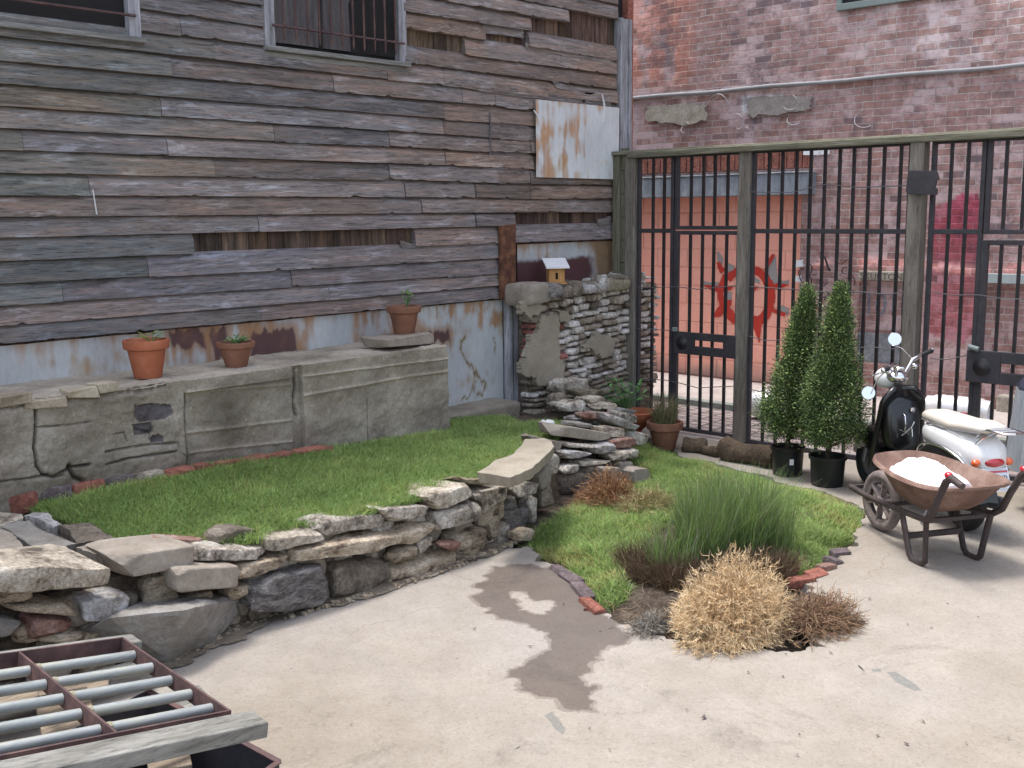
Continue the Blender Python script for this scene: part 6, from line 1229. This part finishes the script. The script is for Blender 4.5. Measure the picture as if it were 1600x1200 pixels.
# frame rails + handles
for s in (1,-1):
    rail=[(-.20,s*.075,.215),(.0,s*.09,.205),(.30,s*.15,.235),(.56,s*.19,.255),(.66,s*.20,.262),(.72,s*.205,.30),(.77,s*.21,.40),(.83,s*.215,.50),(.87,s*.215,.525),(.95,s*.215,.505)]
    mb=BM(); mb.tube(rail[:5],.017,8); h=mb.build('rail','bframe',br,smooth=50)
    mb=BM(); P=[rail[4],rail[5],rail[6],rail[7],rail[8],rail[9]]; mb.tube(P,[.018,.018,.018,.019,.02,.017],8); h=mb.build('handle','bframe',br,smooth=50)
    mb=BM(); mb.ell((.845,s*.215,.535),(.024,.02,.018),12,8); mb.build('grip_band','redl',h,smooth=180)
    # U shaped leg
    mb=BM(); P=[(.42,s*.165,.24),(.50,s*.165,.03),(.53,s*.165,.006),(.60,s*.165,.006),(.63,s*.165,.03),(.66,s*.19,.26)]; mb.tube(P,.013,8,flat=1.5); mb.build('leg','bframe',br,smooth=50)
mb=BM(); mb.beam((.47,-.165,.12),(.47,.165,.12),.02,.03); mb.beam((.64,-.19,.25),(.64,.19,.25),.03,.02); mb.beam((.30,-.15,.245),(.30,.15,.245),.03,.015); mb.build('cross_brace','bframe',br)
mb=BM(); mb.tube([(0,-.095,RW+.015),(0,.095,RW+.015)],.009,8); mb.build('axle','bframe',br,smooth=50)
mb=BM(); mb.beam((-.19,-.075,.215),(-.19,.075,.215),.02,.02); mb.build('nose_bar','bframe',br)
# white plastic sheet heap in the tray
M['plastic']=mat('white_plastic_sheet',[(.3,(.84,.85,.87)),(.7,(.9,.9,.92))],4,rough=.3,bump=.2,speck=.02,coat=.3)
mb=BM()
def f(uu,vv):
    x=lerp(RX0+.06,RX1-.10,uu); s=(vv-.5)*2; w=lerp(.15,.21,uu)*np.clip(1.05-.0*uu,0,1)*np.sin(np.clip(uu*1.1+.03,0,1)*math.pi)**.35; y=s*w; n=fbm(np.c_[x*9,y*9,0*x],4,3); n2=1-np.abs(2*fbm(np.c_[x*14,y*14,0*x+4],3,6)-1)
    h=.425+.05*np.exp(-((x-.30)/.15)**2-((y-.0)/.12)**2)+.03*(n-.5)+.045*(n2-.5)*np.exp(-((x-.3)/.22)**2); edge=np.maximum(np.abs(s),np.abs(uu-.5)*2)**6; return np.stack([x,y,h*(1-edge)+edge*.385],1)
grid(mb,f,90,60); mb.build('plastic_sheet','plastic',smooth=22,label='crumpled white plastic sheet heaped in the wheelbarrow tray',cat='plastic sheet')
# ================================================================ COVERED MOTORCYCLE at the right edge
cm0=at(1640,800,z=0.); cmo=thing('covered_motorcycle',cm0,'motorcycle under a silver and black rain cover at the right edge of the photo','motorcycle')
M['silver']=mat('silver_cover',[(.3,(.28,.31,.35)),(.6,(.45,.49,.54)),(.8,(.6,.64,.68))],4,rough=.35,metal=.3,bump=.3,stretch=(4,4,.6)); M['blkcov']=mat('dark_cover',[(.3,(.016,.018,.03)),(.7,(.04,.045,.075))],4,rough=.4,bump=.3)
cc=at(1636,735,x=6.3); 
def cov(u0,v0,z0,z1,name,m):
    mb=MB()
    def f(uu,vv):
        a=uu*2*math.pi; z=lerp(z0,z1,vv); t=(z-.36)/(.90-.36); fold=1+.07*np.sin(a*9+z*3)*(1.2-t)+.04*np.sin(a*17+z*9); wr=np.clip(1.08-.15*t-np.clip(t-.70,0,1)**2*15.5,.01,1.3)
        x=cx+np.cos(a)*.38*wr*fold; y=cy+np.sin(a)*.21*wr*fold; ca=math.cos(.5);sa=math.sin(.5); X=cx+(x-cx)*ca-(y-cy)*sa; Y=cy+(x-cx)*sa+(y-cy)*ca; zz=z+.03*np.sin(a*3)*(1-t)-.05*np.cos(a-2)*(vv<.02); return np.stack([X,Y,zz],1)
    grid(mb,f,110,24); return mb.build(name,m,cmo,smooth=60)
e=at(1563,690,z=.45); cx,cy=e[0]+.29,e[1]-.21
cov(0,0,.33,.745,'cover_skirt','silver'); cov(0,0,.745,.875,'cover_top','blkcov')
for dx in (-.27,.30):
    mb=MB(); ca,sa=math.cos(.5),math.sin(.5); wc=(cx+dx*ca,cy+dx*sa,.26); mb.lathe([(.26-.045+.045*math.cos(a),.05*math.sin(a)) for a in np.linspace(0,2*math.pi,13)],wc,36,(-sa,ca,0)); o=mb.build('wheel','rubber',cmo,smooth=50); mb=MB(); mb.lathe([(0,-.03),(.18,-.02),(.18,.02),(0,.03)],wc,24,(-sa,ca,0)); mb.build('rim','gsteel',o,smooth=40)
# ================================================================ IRON GRATE ON TIMBERS (foreground left)
M['galv']=mat('galvanised_pipe',[(.3,(.22,.235,.22)),(.5,(.33,.35,.345)),(.75,(.42,.41,.30))],6,rough=.5,metal=.3,bump=.08,speck=.08,stretch=(.6,3,3))
A=at(190,1008,z=.36); B=at(352,1120,z=.34)
vdir=(B-A)/np.linalg.norm(B-A); ud=np.array([-math.cos(R_(4)),math.sin(R_(4)),0.145]); ud/=np.linalg.norm(ud); Lb=np.linalg.norm(B-A); up=np.cross(ud,vdir); up=up if up[2]>0 else -up
gro=thing('iron_grate',(A+B)/2+ud*.5-np.array([0,0,.05]),'rusty framed grate of galvanised pipes lying on grey timbers, bottom left corner','grate')
pt=lambda a,b,c=0: A+ud*a+vdir*b+up*c
dep=.055; mb=MB(); X1=1.05
for a in (0,.34,.70,X1): mb.beam(pt(a,-.0),pt(a,Lb+.02),.008,dep,up)
for b in (.0,Lb+.02): mb.beam(pt(-.004,b),pt(X1+.004,b),.008,dep,up)
mb.build('frame','rustd',gro)
for a0,a1 in ((.006,.334),(.346,.694),(.706,X1-.006)):
    for i in range(5):
        b=Lb*(.155+.185*i); mb=MB(); mb.tube([pt(a0,b,.0),pt(a1,b,.0)],.0165,14); pp=mb.build('pipe','galv',gro,smooth=50); mb=MB(); mb.tube([pt(a1-.022,b),pt(a1-.001,b)],.0185,14); mb.build('weld_collar','collar',pp,smooth=50)
def timber(p,q,wd,h,label,m='lumber',name='timber',upv=None):
    mb=MB(); mb.beam(p,q,wd,h,up if upv is None else upv,n=14); V=mb.V[0]; V+=((fbm(V*5,3,4)-.5)*.0015)[:,None]; return mb.build(name,m,bevel=.003,smooth=40,label=label,cat='timber',group='grey timbers around the iron grate')
P=at(405,1131,z=.375); timber(P-vdir*.0,P+ud*1.3,.10,.045,'long grey timber in front of the iron grate with square cut end')
P=at(205,1005,z=.34); timber(P+np.array([.02,0,0]),P+ud*1.2,.09,.03,'grey timber behind the iron grate, against the stones')
g=random.Random(4)
for i,(px,py,z,l,wd,m,lab) in enumerate([(120,1185,.24,.9,.16,'lumber2','broad brown board under the front timber, at the bottom edge'),(262,1178,.22,.5,.12,'lumber2','short brown board end below the front timber'),(330,1150,.16,.7,.16,'lumber','dark grey plank in the shade under the grate'),(60,1090,.13,1.1,.1,'lumber2','long brown board seen between the grate pipes, left'),(170,1075,.10,1.,.1,'lumber2','brown board seen between the pipes, middle of the grate'),(230,1040,.08,.9,.09,'lumber','grey board on the ground under the grate, near the boulder')]):
    p=at(px,py,z=z); a=R_(g.uniform(60,105) if i<3 else g.uniform(150,200)); dd=np.array([math.cos(a),math.sin(a),.02]); 
    if i<3: timber(p-dd*.12,p+dd*l*.5,wd,.035,lab,m,upv=(0,0,1))
    else: dd=dd if dd[0]<0 else -dd; timber(p,p+dd*l,wd,.03,lab,m,upv=(0,0,1))
# supports: stacked blocks below so that nothing floats
bx=at(437,1196,z=.2); tr=thing('metal_trough',at(400,1185,z=0.),'open dark metal trough with bent lip beneath the timbers, bottom left','trough')
p0=at(362,1150,z=.26);p1=at(436,1190,z=.22); dd=(p1-p0); dd/=np.linalg.norm(dd); nd=np.array([-dd[1],dd[0],0]); nd=nd/np.linalg.norm(nd); nd=nd if nd[0]<0 else -nd
mb=MB(); q0=p0-dd*.35; 
for a,b in ((q0,p1),(q0+nd*.75,p1+nd*.75),): mb.prism([(a[0],a[1],a[2]),(b[0],b[1],b[2]),(b[0],b[1],0.0),(a[0],a[1],0.0)],nd*.006)
mb.prism([tuple(p1),tuple(p1+nd*.75),(p1[0]+nd[0]*.75,p1[1]+nd[1]*.75,0),(p1[0],p1[1],0)],-dd*.006); mb.prism([tuple(q0),tuple(q0+nd*.75),(q0[0]+nd[0]*.75,q0[1]+nd[1]*.75,0),(q0[0],q0[1],0)],dd*.006)
mb.prism([(q0[0],q0[1],.03),(p1[0],p1[1],.03),(p1[0]+nd[0]*.75,p1[1]+nd[1]*.75,.03),(q0[0]+nd[0]*.75,q0[1]+nd[1]*.75,.03)],(0,0,-.02)); mb.build('sides','irond',tr)
mb=MB(); mb.beam(q0,p1,.02,.004,(0,0,1)); mb.beam(p1,p1+nd*.75,.02,.004,(0,0,1)); mb.build('lip','rustd',tr)
# small leaf litter on the yard
mb=MB(); n=60
for i in range(n):
    p=at(rng.uniform(420,1590),rng.uniform(880,1190),z=.004); s=rng.uniform(.003,.008)*(2.2 if i<3 else 1); mb.add(p+rng.normal(0,1,(4,3))*s*np.array([1,1,.25])+np.array([0,0,.003]),[[0,1,2],[0,2,3]])
mb.build('grit','brickdk',kind='stuff')
